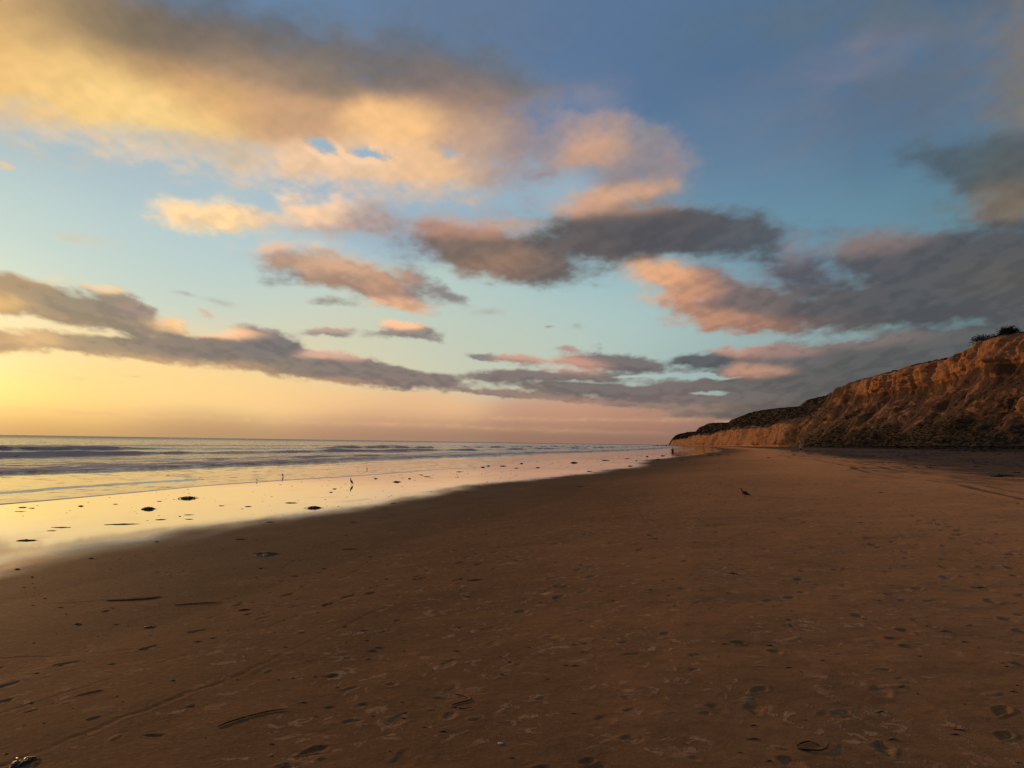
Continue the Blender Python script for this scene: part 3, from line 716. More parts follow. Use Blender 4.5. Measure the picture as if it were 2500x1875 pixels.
q.bump(q.math('ADD', q.math('MULTIPLY', nf, .5), q.math('ADD', vert, nm)), .9, .9)
cliff = tag(mesh_np('sea_bluff', V, F, q.m, attrs={'veg': veg, 'steep': stpA}), kind='structure')

# ---- low scrub growing on the bluff and along its foot
def leaf_clump(n, rx, rz, leaf, rnd):
    """a heap of small leaf faces"""
    v = []; f = []
    for _ in range(n):
        a = rnd.uniform(0, 6.283); r = rnd.random() ** .5; zz_ = rnd.random()
        c = Vector((math.cos(a) * r * rx * (1 - .5 * zz_), math.sin(a) * r * rx * (1 - .5 * zz_), zz_ * rz * (1 - .4 * r)))
        u = Vector((rnd.gauss(0, 1), rnd.gauss(0, 1), rnd.gauss(0, .6))).normalized(); w = u.cross(Vector((rnd.gauss(0, 1), rnd.gauss(0, 1), rnd.gauss(0, 1)))).normalized()
        s = leaf * rnd.uniform(.6, 1.4); k = len(v)
        v += [c - u * s, c + w * s * .5, c + u * s, c - w * s * .5]; f.append((k, k + 1, k + 2, k + 3))
    return np.array([tuple(p) for p in v], np.float32), np.array(f)
rs = random.Random(9)
clumps = [leaf_clump(18, 1.0, .6, .34, rs) for _ in range(6)]
cand = np.argwhere(veg.reshape(Xc.shape)[1:NR + 2, :] > .35)
RNG.shuffle(cand)
VV = []; FF = []; base_i = 0; cnt = 0
for r_, c_ in cand:
    r_ += 1
    yv = Yc[r_, c_]
    rimrow = r_ >= NR - 6
    if RNG.random() > (.22 if not rimrow else .5) * min(1, (yv / 500)): continue
    if veg[r_, c_] < .45 + .45 * RNG.random(): continue
    cv, cf = clumps[int(RNG.integers(6))]
    s = RNG.uniform(.4, 1.1) * (.8 + yv / 900) * (.6 if rimrow else 1)
    a = RNG.uniform(0, 6.28); ca, sa = math.cos(a), math.sin(a)
    p = np.stack([(cv[:, 0] * ca - cv[:, 1] * sa) * s * 1.3 + Xc[r_, c_], (cv[:, 0] * sa + cv[:, 1] * ca) * s * 1.3 + yv, cv[:, 2] * s * .8 + Zc[r_, c_] - .15 * s], -1)
    VV.append(p); FF.append(cf + base_i); base_i += len(cv); cnt += 1
    if cnt > 12000: break
# foot of the bluff, on the back of the beach
cnt2 = 0
while cnt2 < 3000:
    y = 110 * math.exp(RNG.uniform(0, 2.2)); c = RNG.uniform(84, 150)
    x = float(Wl(y)) + c
    if x > np.interp(y, BY, BX) + 8 or y > 900: 
        cnt2 += 1; continue
    if float(fbm(x / 14, y / 40, 3, 280)) + (c - 108) / 40 < 0: cnt2 += 1; continue
    cv, cf = clumps[int(RNG.integers(6))]
    s = RNG.uniform(.35, 1.0) * (.5 + (c - 80) / 60)
    p = np.stack([cv[:, 0] * s * 1.6 + x, cv[:, 1] * s * 1.6 + y, cv[:, 2] * s * .8 + float(zsand(x, y)) - .05], -1)
    VV.append(p); FF.append(cf + base_i); base_i += len(cv); cnt2 += 1
scrubM = simple('dark scrub leaves', (.030, .030, .014), (.062, .052, .024), 1.2, .85, 0, .1)
tag(mesh_np('coastal_scrub', np.vstack(VV), np.vstack(FF), scrubM, smooth=False), kind='stuff', label='dark low scrub covering the foot and rim of the bluffs', cat='scrub')
del VV, FF

def on_bluff(px, py=None):
    """point of the upper rim seen at that column"""
    i = int(np.argmin(np.abs(pxT - px)))
    return Vector((TX[i], TY[i], Ht[i]))

# ------------------------------------------------------------------ wind-bent trees on the rim
barkM = simple('weathered bark', (.07, .05, .035), (.11, .085, .06), 6, .9, .01, .1)
folM = simple('cypress foliage', (.018, .026, .016), (.035, .042, .024), 2.0, .8, 0, .1)
def tube(pts, rad, n=7):
    pts = [Vector(p) for p in pts]; v = []; f = []
    for i, p in enumerate(pts):
        d = (pts[min(i + 1, len(pts) - 1)] - pts[max(i - 1, 0)]).normalized()
        a = d.orthogonal().normalized(); b = d.cross(a)
        for k in range(n):
            t = 2 * math.pi * k / n
            v.append(p + (a * math.cos(t) + b * math.sin(t)) * rad[i])
    for i in range(len(pts) - 1):
        for k in range(n):
            f.append((i * n + k, i * n + (k + 1) % n, (i + 1) * n + (k + 1) % n, (i + 1) * n + k))
    f.append(tuple(range(n - 1, -1, -1))); f.append(tuple((len(pts) - 1) * n + k for k in range(n)))
    return v, f
def tree(px, w, h, lean, label, seed, dz=-.3):
    rn = random.Random(seed)
    b = on_bluff(px); root = empty('windswept_tree', (b.x, b.y, b.z + dz))
    tag(root, label, 'tree', 'trees on the rim of the bluff')
    tr = [(0, 0, -.5), (-.03 * w * lean, .1, h * .25), (-.10 * w * lean, .2, h * .45), (-.16 * w * lean, .1, h * .62)]
    v, f = tube(tr, [h * .055, h * .045, h * .035, h * .02]); mesh_np('trunk', v, f, barkM, root)
    tips = []
    for k in range(9):
        a = rn.uniform(0, 6.28); s = Vector(tr[rn.choice((1, 2, 3))])
        e = Vector((math.cos(a) * w * rn.uniform(.25, .48) - .1 * w * lean, math.sin(a) * w * .25, h * rn.uniform(.45, .85)))
        m = s.lerp(e, .5) + Vector((0, 0, -h * .05))
        v, f = tube([s, m, e], [h * .022, h * .014, h * .006], 5); mesh_np('limb', v, f, barkM, root); tips.append(e); tips.append(m.lerp(e, .5))
    cv = []; cf = []
    for e in tips + [Vector((-.1 * w * lean + (g_ := rn.uniform(-.42, .42)) * w, rn.uniform(-.2, .2) * w, h * rn.uniform(.0, .95 - 1.0 * abs(g_)))) for _ in range(34)]:
        for _ in range(60):
            r = w * .11
            c = e + Vector((rn.gauss(0, r * 1.0), rn.gauss(0, r), rn.gauss(0, r * .42)))
            u = Vector((rn.gauss(0, 1), rn.gauss(0, 1), rn.gauss(0, .5))).normalized(); q_ = u.orthogonal().normalized(); s = rn.uniform(.3, .75)
            k = len(cv); cv += [c - u * s, c + q_ * s * .5, c + u * s, c - q_ * s * .5]; cf.append((k, k + 1, k + 2, k + 3))
    mesh_np('crown', cv, cf, folM, root, smooth=False)
tree(2424, 21, 8.6, 1.6, 'broad dark wind-bent tree leaning left on the rim of the bluff', 21, -1.6)
tree(2468, 12, 6.8, .6, 'smaller round-topped dark tree just right of the leaning tree on the bluff rim', 22, -1.3)
tree(2399, 7, 2.4, 1.5, 'lowest shrubby tree left of the other two on the bluff rim', 23, -.2)
# ------------------------------------------------------------------ small-scale builders
def skin(name, P, E, R, mat, parent, sub=2, root=0):
    me = bpy.data.meshes.new(name); me.from_pydata([tuple(p) for p in P], E, [])
    o = bpy.data.objects.new(name, me); COL.objects.link(o)
    m = o.modifiers.new('skin', 'SKIN'); m.use_smooth_shade = True
    for i, r in enumerate(R):
        sv = me.skin_vertices[0].data[i]; sv.radius = (r, r) if not isinstance(r, tuple) else r
        sv.use_root = (i == root)
    s = o.modifiers.new('sub', 'SUBSURF'); s.levels = sub; s.render_levels = sub
    bpy.context.view_layer.update()
    dg = bpy.context.evaluated_depsgraph_get()
    nm = bpy.data.meshes.new_from_object(o.evaluated_get(dg)); nm.name = name
    bpy.data.objects.remove(o); 
    ob = bpy.data.objects.new(name, nm); nm.materials.clear(); nm.materials.append(mat)
    return link(ob, parent)
def chain(n0, n): return [(i, i + 1) for i in range(n0, n0 + n - 1)]
def lathe_path(pts, prof, n=10):
    """closed body lofted along a path: prof = (half width, half height) at each point"""
    v = []; f = []
    pts = [Vector(p) for p in pts]
    for i, p in enumerate(pts):
        d = (pts[min(i + 1, len(pts) - 1)] - pts[max(i - 1, 0)]).normalized()
        s = Vector((0, 0, 1)).cross(d)
        if s.length < .05: s = Vector((0, 1, 0))
        s.normalize(); u = d.cross(s)
        for k in range(n):
            t = 2 * math.pi * k / n
            v.append(p + s * math.cos(t) * prof[i][0] + u * math.sin(t) * prof[i][1])
    for i in range(len(pts) - 1):
        for k in range(n): f.append((i * n + k, i * n + (k + 1) % n, (i + 1) * n + (k + 1) % n, (i + 1) * n + k))
    f.append(tuple(range(n - 1, -1, -1))); f.append(tuple((len(pts) - 1) * n + k for k in range(n)))
    return v, f

# ------------------------------------------------------------------ people
skinM = simple('skin', (.42, .24, .16), (.36, .20, .13), 6, .6, 0, .3)
hairDark = simple('dark hair', (.03, .018, .012), (.05, .03, .02), 40, .7, 0, .3)
hairPale = simple('pale cap cloth', (.50, .47, .42), (.42, .40, .36), 20, .8, 0, .2)
clothRust = simple('rust cloth', (.14, .045, .025), (.10, .035, .022), 14, .9, 0, .1)
clothPink = simple('pale shirt cloth', (.72, .58, .54), (.66, .52, .48), 14, .9, 0, .1)
clothWhite = simple('white cloth', (.72, .70, .68), (.62, .60, .58), 14, .9, 0, .1)
clothDark = simple('dark cloth', (.022, .020, .024), (.03, .026, .028), 14, .9, 0, .1)
strapM = simple('strap webbing', (.12, .03, .03), (.09, .025, .025), 14, .9, 0, .1)

def person(px, py, head_deg, label, top, bottom, hair, stride=.20, longtop=False, height=1.72, strap=False, capped=False):
    g = at(px, py); root = empty('person', tuple(g), math.radians(head_deg)); tag(root, label, 'person', 'people walking on the beach')
    k = height / 1.72
    def J(x, y, z): return (x * k, y * k, z * k)
    # faces +Y
    P = [J(0, 0, .94), J(0, .01, 1.14), J(0, 0, 1.34), J(0, .0, 1.44), J(0, .02, 1.51), J(0, .03, 1.60), J(0, .035, 1.68)]
    R = [(.15, .10), (.125, .09), (.155, .095), (.07, .06), .05, (.075, .09), (.055, .065)]
    E = chain(0, 7)
    for s, st in ((-1, 1), (1, -1)):
        b = len(P)
        P += [J(.095 * s, 0, .90), J(.10 * s, stride * st * .45, .50), J(.10 * s, stride * st - .10 * (st < 0), .09), J(.10 * s, stride * st + .02, .035), J(.11 * s, stride * st + .15, .025)]
        R += [.085, .056, .038, .038, .03]
        E += [(0, b)] + chain(b, 5)
        a = len(P)
        P += [J(.17 * s, 0, 1.40), J(.22 * s, -.06 * st, 1.14), J(.22 * s, .08 - .14 * st, .92), J(.22 * s, .10 - .15 * st, .85)]
        R += [.05, .037, .028, (.035, .02)]
        E += [(2, a)] + chain(a, 4)
        for q_ in range(5):
            f = len(P); o = (q_ - 1.5) * .018; ln = (.065, .085, .09, .08, .06)[q_]
            if q_ == 4: P += [J(.20 * s, .145 - .15 * st, .83), J(.20 * s, .165 - .15 * st, .79)]
            else: P += [J(.22 * s, .10 + o - .15 * st, .80), J(.21 * s, .10 + o - .15 * st + .01, .85 - ln)]
            R += [.010, .008]; E += [(a + 3, f), (f, f + 1)]
    body = skin('body', P, E, R, skinM, root, 1)
    # nose, ears
    nose = lathe_path([J(0, .115, 1.60), J(0, .14, 1.585)], [(.016, .02), (.008, .01)], 6); mesh_np('nose', nose[0], nose[1], skinM, root)
    # hair or cap, over the top and back of the head
    hp = [J(0, .0, 1.50), J(0, -.01, 1.58), J(0, .01, 1.66), J(0, .035, 1.735)] if not capped else [J(0, .01, 1.61), J(0, .02, 1.67), J(0, .03, 1.735)]
    hr = [(.06, .05), (.095, .085), (.095, .10), (.03, .035)] if not capped else [(.10, .12), (.095, .11), (.03, .035)]
    v, f = lathe_path(hp, hr, 10); mesh_np('cap' if capped else 'hair', v, f, hair, root)
    low = .60 if longtop else .92
    Pt = [J(0, 0, low), J(0, .0, 1.0), J(0, .01, 1.14), J(0, 0, 1.34), J(0, 0, 1.45)]
    Rt = [(.20 if longtop else .17, .14), (.175, .125), (.15, .115), (.175, .12), (.08, .07)]
    Et = chain(0, 5)
    for s, st in ((-1, 1), (1, -1)):
        a = len(Pt); Pt += [J(.18 * s, 0, 1.40), J(.205 * s, -.03 * st, 1.24)]; Rt += [.062, .056]; Et += [(3, a), (a, a + 1)]
    skin('dress' if longtop else 'shirt', Pt, Et, Rt, top, root, 1, 2)
    if bottom:
        Pb = [J(0, 0, .97), J(0, 0, .88)]; Rb = [(.165, .12), (.16, .12)]; Eb = [(0, 1)]
        for s, st in ((-1, 1), (1, -1)):
            a = len(Pb); Pb += [J(.10 * s, 0, .84), J(.105 * s, stride * st * .40, .52)]; Rb += [.10, .085]; Eb += [(1, a), (a, a + 1)]
        skin('shorts', Pb, Eb, Rb, bottom, root, 1, 1)
    if strap:
        v, f = tube([J(.10, .12, 1.42), J(.06, .135, 1.30), J(-.02, .14, 1.12)], [.022] * 3, 6); mesh_np('strap', v, f, strapM, root)
        v, f = lathe_path([J(.12, -.14, 1.05), J(.12, -.17, 1.22), J(.10, -.14, 1.40)], [(.08, .05), (.13, .07), (.08, .04)], 8); mesh_np('bag', v, f, strapM, root)
    return root
person(1642, 1117.5, 165, 'person in a long rust-brown top wading barefoot on the mirror-wet sand', clothRust, None, hairDark, .14, True)
person(1955, 1106.5, 160, 'person in a pale shirt and black shorts with a pale cap, walking below the bluffs', clothPink, clothDark, hairPale, .22, False, 1.76, True, True)
person(2266, 1089.5, 100, 'tiny far-off person in a white top at the dark foot of the bluff', clothWhite, clothDark, hairDark, .1)

# ------------------------------------------------------------------ birds
fDark = simple('brown feathers', (.055, .038, .026), (.095, .065, .042), 30, .8, .002, .2)
fPale = simple('white belly feathers', (.36, .28, .22), (.26, .20, .16), 24, .8, .001, .2)
beakM = simple('dark beak', (.03, .022, .018), (.05, .03, .02), 30, .5, 0, .4)
legM = simple('grey legs', (.12, .10, .09), (.16, .13, .11), 30, .7, 0, .3)
def bird(px, py, length, face_deg, label, upright=.0, beak=.045, leg=.07, group='shore birds'):
    """a bird facing local -X"""
    g = at(px, py)
    g.z = max(g.z, .006)
    root = empty('shore_bird', tuple(g), math.radians(face_deg)); tag(root, label, 'bird', group)
    s = length / .30
    def J(x, y, z):
        ca, sa = math.cos(upright), math.sin(upright)
        return ((x * ca + z * sa * .0) * s, y * s, (z - x * sa * 1.0 + leg) * s)
    # one continuous body: tail root, rump, belly, breast, neck, head
    body = [J(.125, 0, .055), J(.085, 0, .060), (J(.03, 0, .062)), J(-.035, 0, .068), J(-.072, 0, .086), J(-.088, 0, .120), J(-.098, 0, .142), J(-.112, 0, .148), J(-.124, 0, .146)]
    v, f = lathe_path(body, [(.010 * s, .008 * s), (.026 * s, .024 * s), (.042 * s, .044 * s), (.044 * s, .048 * s), (.034 * s, .036 * s), (.019 * s, .021 * s), (.020 * s, .021 * s), (.018 * s, .018 * s), (.006 * s, .006 * s)], 12)
    mesh_np('body', v, f, fPale, root)
    hd = [J(-.078, 0, .108), J(-.092, 0, .134), J(-.104, 0, .150), J(-.118, 0, .150)]
    v, f = lathe_path(hd, [(.023 * s, .022 * s), (.0215 * s, .022 * s), (.021 * s, .020 * s), (.010 * s, .010 * s)], 10); mesh_np('hood', v, f, fDark, root)
    for sd in (-1, 1):
        w = [J(-.062, .026 * sd, .088), J(-.02, .038 * sd, .084), J(.04, .038 * sd, .076), J(.10, .020 * sd, .064), J(.155, .006 * sd, .050), J(.175, .002 * sd, .045)]
        v, f = lathe_path(w, [(.010 * s, .016 * s), (.014 * s, .034 * s), (.014 * s, .034 * s), (.010 * s, .020 * s), (.006 * s, .007 * s), (.002 * s, .002 * s)], 8); mesh_np('wing', v, f, fDark, root)
        lx = .0 + .012 * sd
        v, f = tube([J(.004, .018 * sd, .03), J(lx + .008, .018 * sd, -leg * .45), J(lx, .018 * sd, -leg + .004)], [.005 * s, .0035 * s, .0032 * s], 6); lg = mesh_np('leg', v, f, legM, root)
        for tx, ty in ((-.022, -.010), (-.026, 0), (-.022, .010)):
            v, f = tube([J(lx, .018 * sd, -leg + .005), J(lx + tx, .018 * sd + ty, -leg + .003)], [.003 * s, .0018 * s], 5); mesh_np('toe', v, f, legM, lg)
        v, f = lathe_path([J(-.1125, .0165 * sd, .151), J(-.1125, .0195 * sd, .151)], [(.003 * s, .003 * s), (.002 * s, .002 * s)], 6); mesh_np('eye', v, f, beakM, root)
    v, f = lathe_path([J(.10, 0, .060), J(.14, 0, .052), J(.172, 0, .044)], [(.022 * s, .008 * s), (.020 * s, .005 * s), (.016 * s, .003 * s)], 8); mesh_np('tail', v, f, fDark, root)
    v, f = lathe_path([J(-.120, 0, .147), J(-.120 - beak * .6, 0, .143), J(-.120 - beak, 0, .138)], [(.006 * s, .006 * s), (.0045 * s, .0045 * s), (.0015 * s, .0015 * s)], 6); mesh_np('beak', v, f, beakM, root)
    return root
bird(1818, 1213, .34, -8, 'large brown gull-like bird with white breast standing on the dry brown sand', .30, leg=.035)
bird(858, 1184, .30, -35, 'dark upright bird mirrored below its feet in the golden wet sand', .75, leg=.10)
bird(690, 1164, .22, 70, 'slim dark bird facing away in the thin wash, between two smaller ones', .8, leg=.06)
bird(627, 1175, .13, -20, 'tiny shorebird at the rounded tip of the dark swash line', .5, leg=.07)
bird(896, 1146, .20, -60, 'small dark bird farthest out in the grey shallow water', .7, leg=.03)

# ------------------------------------------------------------------ seaweed, driftwood and litter
kelpM = N('wet kelp', Roughness=.65)
kelpM.set('Base Color', kelpM.mix(kelpM.ramp(kelpM.noise(kelpM.pos(), 18, 4, .6), .35, .65), (.016, .009, .005), (.040, .022, .010)))
kelpM.set('Specular IOR Level', .15); kelpM = kelpM.m
driftM = simple('driftwood', (.05, .035, .024), (.10, .07, .05), 9, .9, .01, .1)
bladeM = simple('kelp blade', (.03, .017, .007), (.06, .035, .014), 14, .5, .003, .4)
def ribbon(pts, wds, nz=(0, 0, 1)):
    v = []; f = []
    for i, p in enumerate(pts):
        d = (Vector(pts[min(i + 1, len(pts) - 1)]) - Vector(pts[max(i - 1, 0)])).normalized(); sd = d.cross(Vector(nz)).normalized()
        p = Vector(p); v += [p - sd * wds[i], p + Vector((0, 0, wds[i] * .35)), p + sd * wds[i]]
    for i in range(len(pts) - 1):
        a = i * 3; f += [(a, a + 1, a + 4, a + 3), (a + 1, a + 2, a + 5, a + 4)]
    return v, f
def mound(w, dpt, h, seed, knot=.35):
    """matted heap: knobbly, ragged plan, tapering ends"""
    n, m = 26, 9; v = []; f = []; o = seed * 3.7
    for j in range(m):
        r = j / (m - 1)
        for i in range(n):
            t = 2 * math.pi * i / n
            rag = 1 + knot * float(fbm(math.cos(t) * 1.6 + o, math.sin(t) * 1.6 + r, 3, seed % 50)) * (r ** .5)
            x = math.cos(t) * w * .5 * r * rag; y = math.sin(t) * dpt * .5 * r * rag
            zt = h * (1 - r ** 2.2) * (.75 + .6 * float(fbm(x / w * 5 + o, y / dpt * 4, 3, seed % 47))) - (.012 if j == m - 1 else 0)
            v.append((x, y, max(zt, -.012 if j == m - 1 else .001)))
    for j in range(m - 1):
        for i in range(n): f.append((j * n + i, (j + 1) * n + i, (j + 1) * n + (i + 1) % n, j * n + (i + 1) % n))
    return v, f
def kelp(px, py, wpx, hpx, label, seed, grp='seaweed heaps left by the tide'):
    g = at(px, py); w = wpx * g.y / FPX; h = min(hpx * g.y / FPX * .42, w * .2)
    root = empty('seaweed_heap', (g.x, g.y, g.z), 0); tag(root, label, 'seaweed', grp)
    rn = random.Random(seed)
    v, f = mound(w * .8, w * 1.3, h, seed); mesh_np('mat', v, f, kelpM, root)
    for k in range(9):
        a = rn.uniform(0, 6.28); l = w * rn.uniform(.3, .62)
        p0 = Vector((math.cos(a) * w * .1, math.sin(a) * w * .1, h * .9)); p3 = Vector((math.cos(a) * l, math.sin(a) * l * 1.5, .004))
        m1 = p0.lerp(p3, .5) + Vector((rn.uniform(-.1, .1) * w, rn.uniform(-.1, .1) * w, h * .25))
        v, f = ribbon([p0, m1, p3, p3 + Vector((rn.uniform(-.1, .1) * w, rn.uniform(-.1, .1) * w, 0))], [w * .03, w * .035, w * .025, w * .006]); mesh_np('blade', v, f, bladeM, root)
    for k in range(4):
        a = rn.uniform(0, 6.28); p = [Vector((math.cos(a) * w * r * .5, math.sin(a) * w * r * .4, h * (1.05 - r) + .01)) for r in (.1, .5, .9, 1.15)]
        v, f = tube(p, [w * .014, w * .016, w * .012, w * .006], 5); mesh_np('stalk', v, f, kelpM, root)
    return root
kelp(459, 1217, 42, 11, 'largest flat dark seaweed heap, nearest the water edge on the golden wet sand', 1)
kelp(364, 1243, 38, 12, 'ragged dark seaweed heap just left of and nearer than the largest one', 2)
kelp(766, 1240, 40, 10, 'humped dark seaweed heap alone on the wet sand below the upright bird', 3)
kelp(1401, 1130, 20, 6, 'far seaweed heap on the pink wet sand halfway to the wading person', 4)
kelp(969, 1177, 21, 5, 'twin-lobed seaweed heap right of the upright bird', 5)
kelp(649, 1354, 60, 8, 'long straggling dark seaweed heap on the damp brown sand with white-painted bubble glints beside it', 6, 'seaweed on the brown sand')
kelp(60, 1862, 66, 16, 'dark seaweed tuft at the lower left corner of the beach', 7, 'seaweed on the brown sand')
kelp(2273, 1143, 22, 4, 'dark seaweed heap beside the vehicle tracks on the upper beach', 8, 'seaweed on the brown sand')

def scrap(px, py, wpx, hpx, label, group, seed, name='seaweed_scrap', cat='seaweed'):
    g = at(px, py); w = wpx * g.y / FPX; rn = random.Random(seed)
    # a low strip lying roughly across the view, thin in plan
    dpt = max(w * rn.uniform(.25, .5), .04); h = max(hpx * g.y / FPX * .6, .010)
    h = min(h, w * .3)
    v, f = mound(w, dpt, h, seed, .5)
    o = mesh_np(name, v, f, kelpM); o.location = g; o.rotation_euler.z = rn.uniform(-.25, .35)
    return tag(o, label, cat, group)
G1 = 'seaweed scraps on the golden wet sand'
SC1 = [(55,1239,22,3,'short seaweed scrap at the far left, close to the wave edge'),(79,1241,18,2,'thin sliver of seaweed touching the far left scrap'),(198,1236,13,4,'small knobbly seaweed scrap left of the two big heaps'),
 (65,1320,50,5,'long pointed seaweed strip nearest the left edge of the beach'),(304,1280,75,2.5,'longest thin seaweed string on the golden sand, below the ragged heap'),(152,1288,50,2,'thin seaweed string left of the longest one'),
 (392,1269,30,2.5,'short dark string of seaweed below the largest heap'),(462,1268,20,2,'flat brown scrap below and right of the largest heap'),(439,1261,5,4,'round seaweed bead below the largest heap'),
 (389,1224,14,2,'pale thin scrap between the largest heap and the ragged one'),(282,1231,14,2,'small scrap left of the ragged heap towards the water'),(541,1235,16,2,'faint scrap right of the largest heap'),
 (606,1237,18,2.5,'small dark scrap between the largest heap and the humped one'),(462,1257,25,2,'thin scrap just below the largest heap'),(52,1249,35,1.6,'pale drawn-out scrap under the far left scrap'),(127,1296,28,2,'scrap under the left thin string'),
 (587,1317,28,3,'dark strip where the gold sand turns brown'),(660,1275,25,2.5,'dark strip left of the humped heap'),(383,1323,12,3,'knobbly scrap on the grey damp margin'),(222,1364,16,3,'dark scrap on the brown side of the damp margin'),
 (712,1228,36,3,'strip of seaweed just behind the humped heap'),(817,1194,10,3,'dark scrap below and left of the upright bird'),(808,1202,10,2.5,'browner scrap nearest the upright bird on its left'),(917,1169,10,3,'dark scrap between the upright bird and the twin-lobed heap'),
 (1000,1169,9,3.5,'small blob right of the twin-lobed heap'),(1043,1164,18,2,'thin scrap right of the twin-lobed heap towards the sea'),(1030,1160,8,2,'tiny scrap beyond the twin-lobed heap'),(1122,1152,18,2,'thin pale scrap midway along the pink wet sand'),
 (1179,1141,11,3.5,'left of two dark blobs side by side at the wave edge'),(1192,1138,11,4,'right of two dark blobs side by side at the wave edge'),(1228,1138,15,3,'two-part dark scrap right of the paired blobs'),(1273,1132,9,3.5,'dark blob touching the wave edge'),
 (1261,1143,11,2,'faint scrap below the blob at the wave edge'),(1314,1142,12,3,'brown scrap left of the far seaweed heap'),(1140,1203,14,2,'scrap at the brown border below the pink wet sand'),(961,1229,16,2,'faint scrap on the lilac damp sand'),
 (863,1275,20,2.5,'dark scrap on the brown border right of the humped heap'),(1478,1124,24,2.5,'long low strip left of the wading person'),(1539,1138,14,3,'dark rounded scrap below and left of the wading person'),(1607,1122,11,4,'dark scrap just left of the wading person'),
 (1618,1113,10,3,'dark scrap behind the wading person on the left'),(1580,1115,9,3,'brown tuft farther left behind the wading person'),(1531,1120,16,2,'row of specks between the strip and the tuft'),(1554,1125,6,2.5,'speck midway to the wading person'),
 (1439,1151,14,2.5,'dark sliver at the tip of the long grey sand tongue'),(1665,1124,9,3.5,'first dark scrap right of the wading person'),(1683,1128,7,2.5,'second smaller dark scrap right of the wading person'),
 (1735,1112,24,2.5,'left end of the dark weed row beyond the wading person'),(1757,1111,20,3,'middle of the dark weed row beyond the wading person'),(1778,1111,16,2,'right end of the dark weed row beyond the wading person')]
for i, (x, y, w, h, l) in enumerate(SC1): scrap(x, y, w, h, l, G1, 100 + i)
G2 = 'dark scraps on the brown sand'
SC2 = [(859,1341,48,2.5,'long dark seaweed strip right of the glinting heap'),(636,1388,11,3,'small dark knot below the glinting heap'),(904,1360,13,2.5,'small dark knot right of the long dark strip'),(790,1389,14,2.5,'small dark knot between the glinting heap and the centre'),
 (719,1407,22,2.5,'dark strip below the glinting heap'),(43,1390,14,4,'dark scrap at the left edge of the brown sand'),(78,1409,8,3,'small dark scrap below the left edge one'),(1163,1416,44,2,'thin dark strip in the middle of the bare sand'),
 (1415,1188,14,3,'dark chip on the smooth sand below the far seaweed heap'),(1757,1145,5,3,'tiny dark chip behind the large bird'),(1877,1118,10,2.5,'flat dark chip left of the person in the pale shirt'),(1936,1102,10,3,'dark scrap beside the feet of the person in the pale shirt'),
 (2151,1203,15,2.5,'dark sliver right of the large bird'),(2225,1124,36,3,'long dark strip between the vehicle tracks and the bluff'),(2384,1139,22,3.5,'thick dark scrap left of the driftwood log'),(2127,1115,18,2.5,'dark strip at the bend of the vehicle tracks'),
 (2485,1154,24,3,'dark strip at the right edge beyond the driftwood log'),(373,1490,0,0,''),(190,1524,26,4,'dark patch of weed left of the foreground sticks'),(600,1489,40,4,'dark weed patch at the far end of the drag lines'),(370,1531,44,3,'dark weed strip under the foreground stick'),(1790,1401,22,4,'dark knot of weed among the footprints at the right')]
for i, (x, y, w, h, l) in enumerate(SC2):
    if l: scrap(x, y, w, h, l, G2, 200 + i)

def stick(pxs, r, label, name='stick', cat='stick', mat=driftM, lift=.006, group=None):
    P_ = [at(x, y) for x, y in pxs]; b = P_[len(P_) // 2].copy()
    pts = [p - b + Vector((0, 0, lift)) for p in P_]
    # smooth the run of the line
    dense = []
    for i in range(len(pts) - 1):
        p0, p1, p2, p3 = pts[max(i - 1, 0)], pts[i], pts[i + 1], pts[min(i + 2, len(pts) - 1)]
        for k in range(4):
            t = k / 4
            dense.append(.5 * ((2 * p1) + (p2 - p0) * t + (2 * p0 - 5 * p1 + 4 * p2 - p3) * t * t + (3 * p1 - p0 - 3 * p2 + p3) * t ** 3))
    dense.append(pts[-1])
    n = len(dense); v, f = tube(dense, [r * (.35 + .65 * math.sin(math.pi * min(1, (i + .7) / n * 1.1)) ** .5) if 0 < i < n - 1 else r * .3 for i in range(n)], 7)
    o = mesh_np(name, v, f, mat); o.location = b
    return tag(o, label, cat, group)
stick([(258, 1467), (300, 1466), (340, 1464), (375, 1461), (397, 1457)], .0065, 'long thin dark stick lying on the brown sand at the left')
stick([(424, 1479), (455, 1476), (500, 1473), (542, 1471)], .005, 'fainter thin stick right of the long one at the left')
stick([(2000, 1822), (1975, 1813), (1948, 1822), (1952, 1832), (1985, 1835), (2010, 1834), (2022, 1822), (2026, 1810)], .0042, 'hook-shaped dark kelp stem on the foreground sand at the right', 'kelp_stem', 'seaweed', kelpM)
stick([(1108, 1697), (1135, 1700), (1148, 1710), (1122, 1718), (1100, 1726), (1130, 1732), (1150, 1728)], .004, 'curled S-shaped dark kelp stem among the middle footprints', 'kelp_stem', 'seaweed', kelpM)
stick([(530, 1777), (560, 1764), (610, 1750), (660, 1738), (705, 1733)], .004, 'thin curved dark stem in the left foreground', 'kelp_stem', 'seaweed', kelpM)
# driftwood log on the upper beach
g = at(2445, 1165); w = 56 * g.y / FPX
log = empty('driftwood_log', tuple(g), .12); tag(log, 'dark driftwood log with a knobbly root end on the upper beach at the right', 'driftwood')
v, f = tube([(-.5 * w, .05, .03), (-.1 * w, 0, .06), (.3 * w, -.03, .07), (.62 * w, .02, .04)], [w * .02, w * .045, w * .04, w * .015], 9); mesh_np('trunk', v, f, driftM, log)
v, f = mound(w * .30, w * .22, w * .16, 77, .6); o = mesh_np('root_knob', [(a - .12 * w, b, c) for a, b, c in v], f, driftM, log)
v, f = tube([(-.1 * w, 0, w * .08), (-.18 * w, .02, w * .17)], [w * .02, w * .006], 6); mesh_np('branch_stub', v, f, driftM, log)
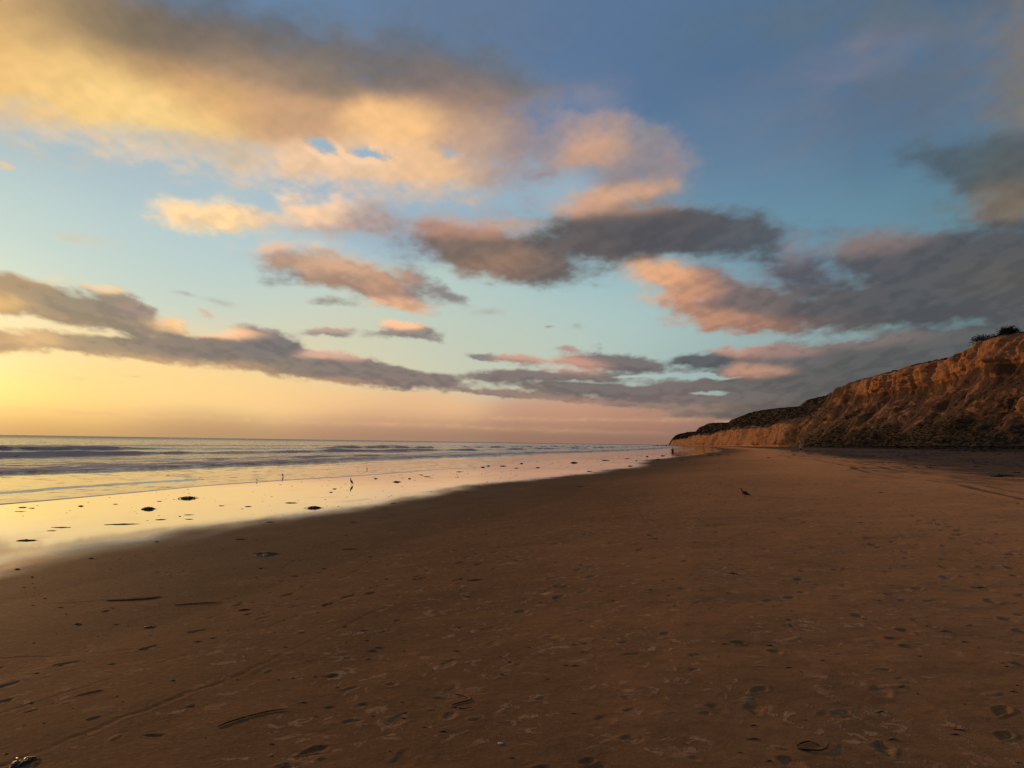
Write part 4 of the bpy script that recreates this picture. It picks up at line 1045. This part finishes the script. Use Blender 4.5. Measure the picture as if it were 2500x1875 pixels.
# pale shell and white beads painted in for glinting bubbles by the heap
shellGlintM = simple('white shell and glints', (.72, .68, .62), (.60, .55, .50), 60, .45, .0005, .5)
def shell(px, py, wpx, label, group=None):
    g = at(px, py); r = wpx * g.y / FPX / 2; v = []; f = []; n = 18; m = 5
    for j in range(m):
        a = j / (m - 1)
        for i in range(n):
            t = 2 * math.pi * i / n
            rr_ = r * math.sin(a * math.pi / 2) * (1 + .05 * math.cos(t * 9) * a)
            v.append((math.cos(t) * rr_, math.sin(t) * rr_ * .8 - r * .1 * a, r * .42 * math.cos(a * math.pi / 2) + .001))
    for j in range(m - 1):
        for i in range(n): f.append((j * n + i, (j + 1) * n + i, (j + 1) * n + (i + 1) % n, j * n + (i + 1) % n))
    o = mesh_np('shell', v, f, shellGlintM); o.location = g
    return tag(o, label, 'shell', group)
shell(1222, 1816, 13, 'single white oval shell on the foreground sand near the bottom centre')
GB = 'white-painted bubble glints beside the long seaweed heap'
for x, y, w, l in ((671, 1358, 3.0, 'brighter left white-painted bubble glint of the pair beside the long seaweed heap'), (685, 1357, 3.6, 'rightmost white-painted bubble glint beside the long seaweed heap'), (651, 1358, 2.0, 'dimmest white-painted bubble glint under the long seaweed heap')):
    shell(x, y, w, l, GB)  # shell form reused: its white stands in for the glint on each bubble
# rocks off the point
rockM = simple('wet rock', (.045, .033, .026), (.075, .055, .042), .4, .8, .2, .3)
for i, (x, w, h, l) in enumerate(((1606, 10, 1.6, 'leftmost low rock offshore of the headland'), (1617, 13, 2.2, 'middle low rock offshore of the headland'), (1626, 8, 3.6, 'tallest rock, nearest the tip of the headland'), (1634, 7, 1.4, 'small rock touching the tip of the headland'))):
    d = ray(x, 1085); Yr = 1960.0; s = Yr / d.y
    v, f = mound(w * Yr / FPX, w * Yr / FPX * .8, h * Yr / FPX + .6, 300 + i, .5)
    o = mesh_np('offshore_rock', v, f, rockM); o.location = (d.x * s, Yr, -.4); tag(o, l, 'rock', 'rocks off the headland')

# fine tide litter: weed crumbs over the wet sand and the upper beach
VV = []; FF = []; k = 0
for i in range(8000):
    if i < 500:
        y = 22 * math.exp(RNG.uniform(0, 2.5)); c = RNG.uniform(.6, 13) ; s = RNG.uniform(.010, .032) * (y / 40) ** .6
        if RNG.random() > .35 + .5 * float(vnoise(c / 2., y / 14, 4)): continue
    elif i < 6600:
        y = 20 * math.exp(RNG.uniform(0, 2.6)); c = RNG.uniform(35, 95); s = RNG.uniform(.03, .12) * (y / 50) ** .5
        if float(vnoise(c / 5., y / 16, 6)) < .45: continue
    else:
        y = 3.4 * math.exp(RNG.uniform(0, 2.4)); c = RNG.uniform(14, 34); s = RNG.uniform(.003, .012) * (1 + y / 30)
    x = float(Wl(y)) + c / .965; z0 = float(zsand(x, y)) + .002
    n = 7; a0 = RNG.uniform(-.5, .5); el = RNG.uniform(1.5, 4.5)
    ring = [(math.cos(2 * math.pi * j / n) * s * el * RNG.uniform(.6, 1.2), math.sin(2 * math.pi * j / n) * s * RNG.uniform(.6, 1.2)) for j in range(n)]
    ca, sa = math.cos(a0), math.sin(a0)
    VV += [(x + p * ca - q_ * sa, y + p * sa + q_ * ca, z0 - .004) for p, q_ in ring] + [(x, y, z0 + s * .35)]
    FF += [(k + j, k + (j + 1) % n, k + n) for j in range(n)]; k += n + 1
tag(mesh_np('tide_litter', VV, FF, kelpM), kind='stuff', label='fine dark weed crumbs strewn over the beach', cat='litter')
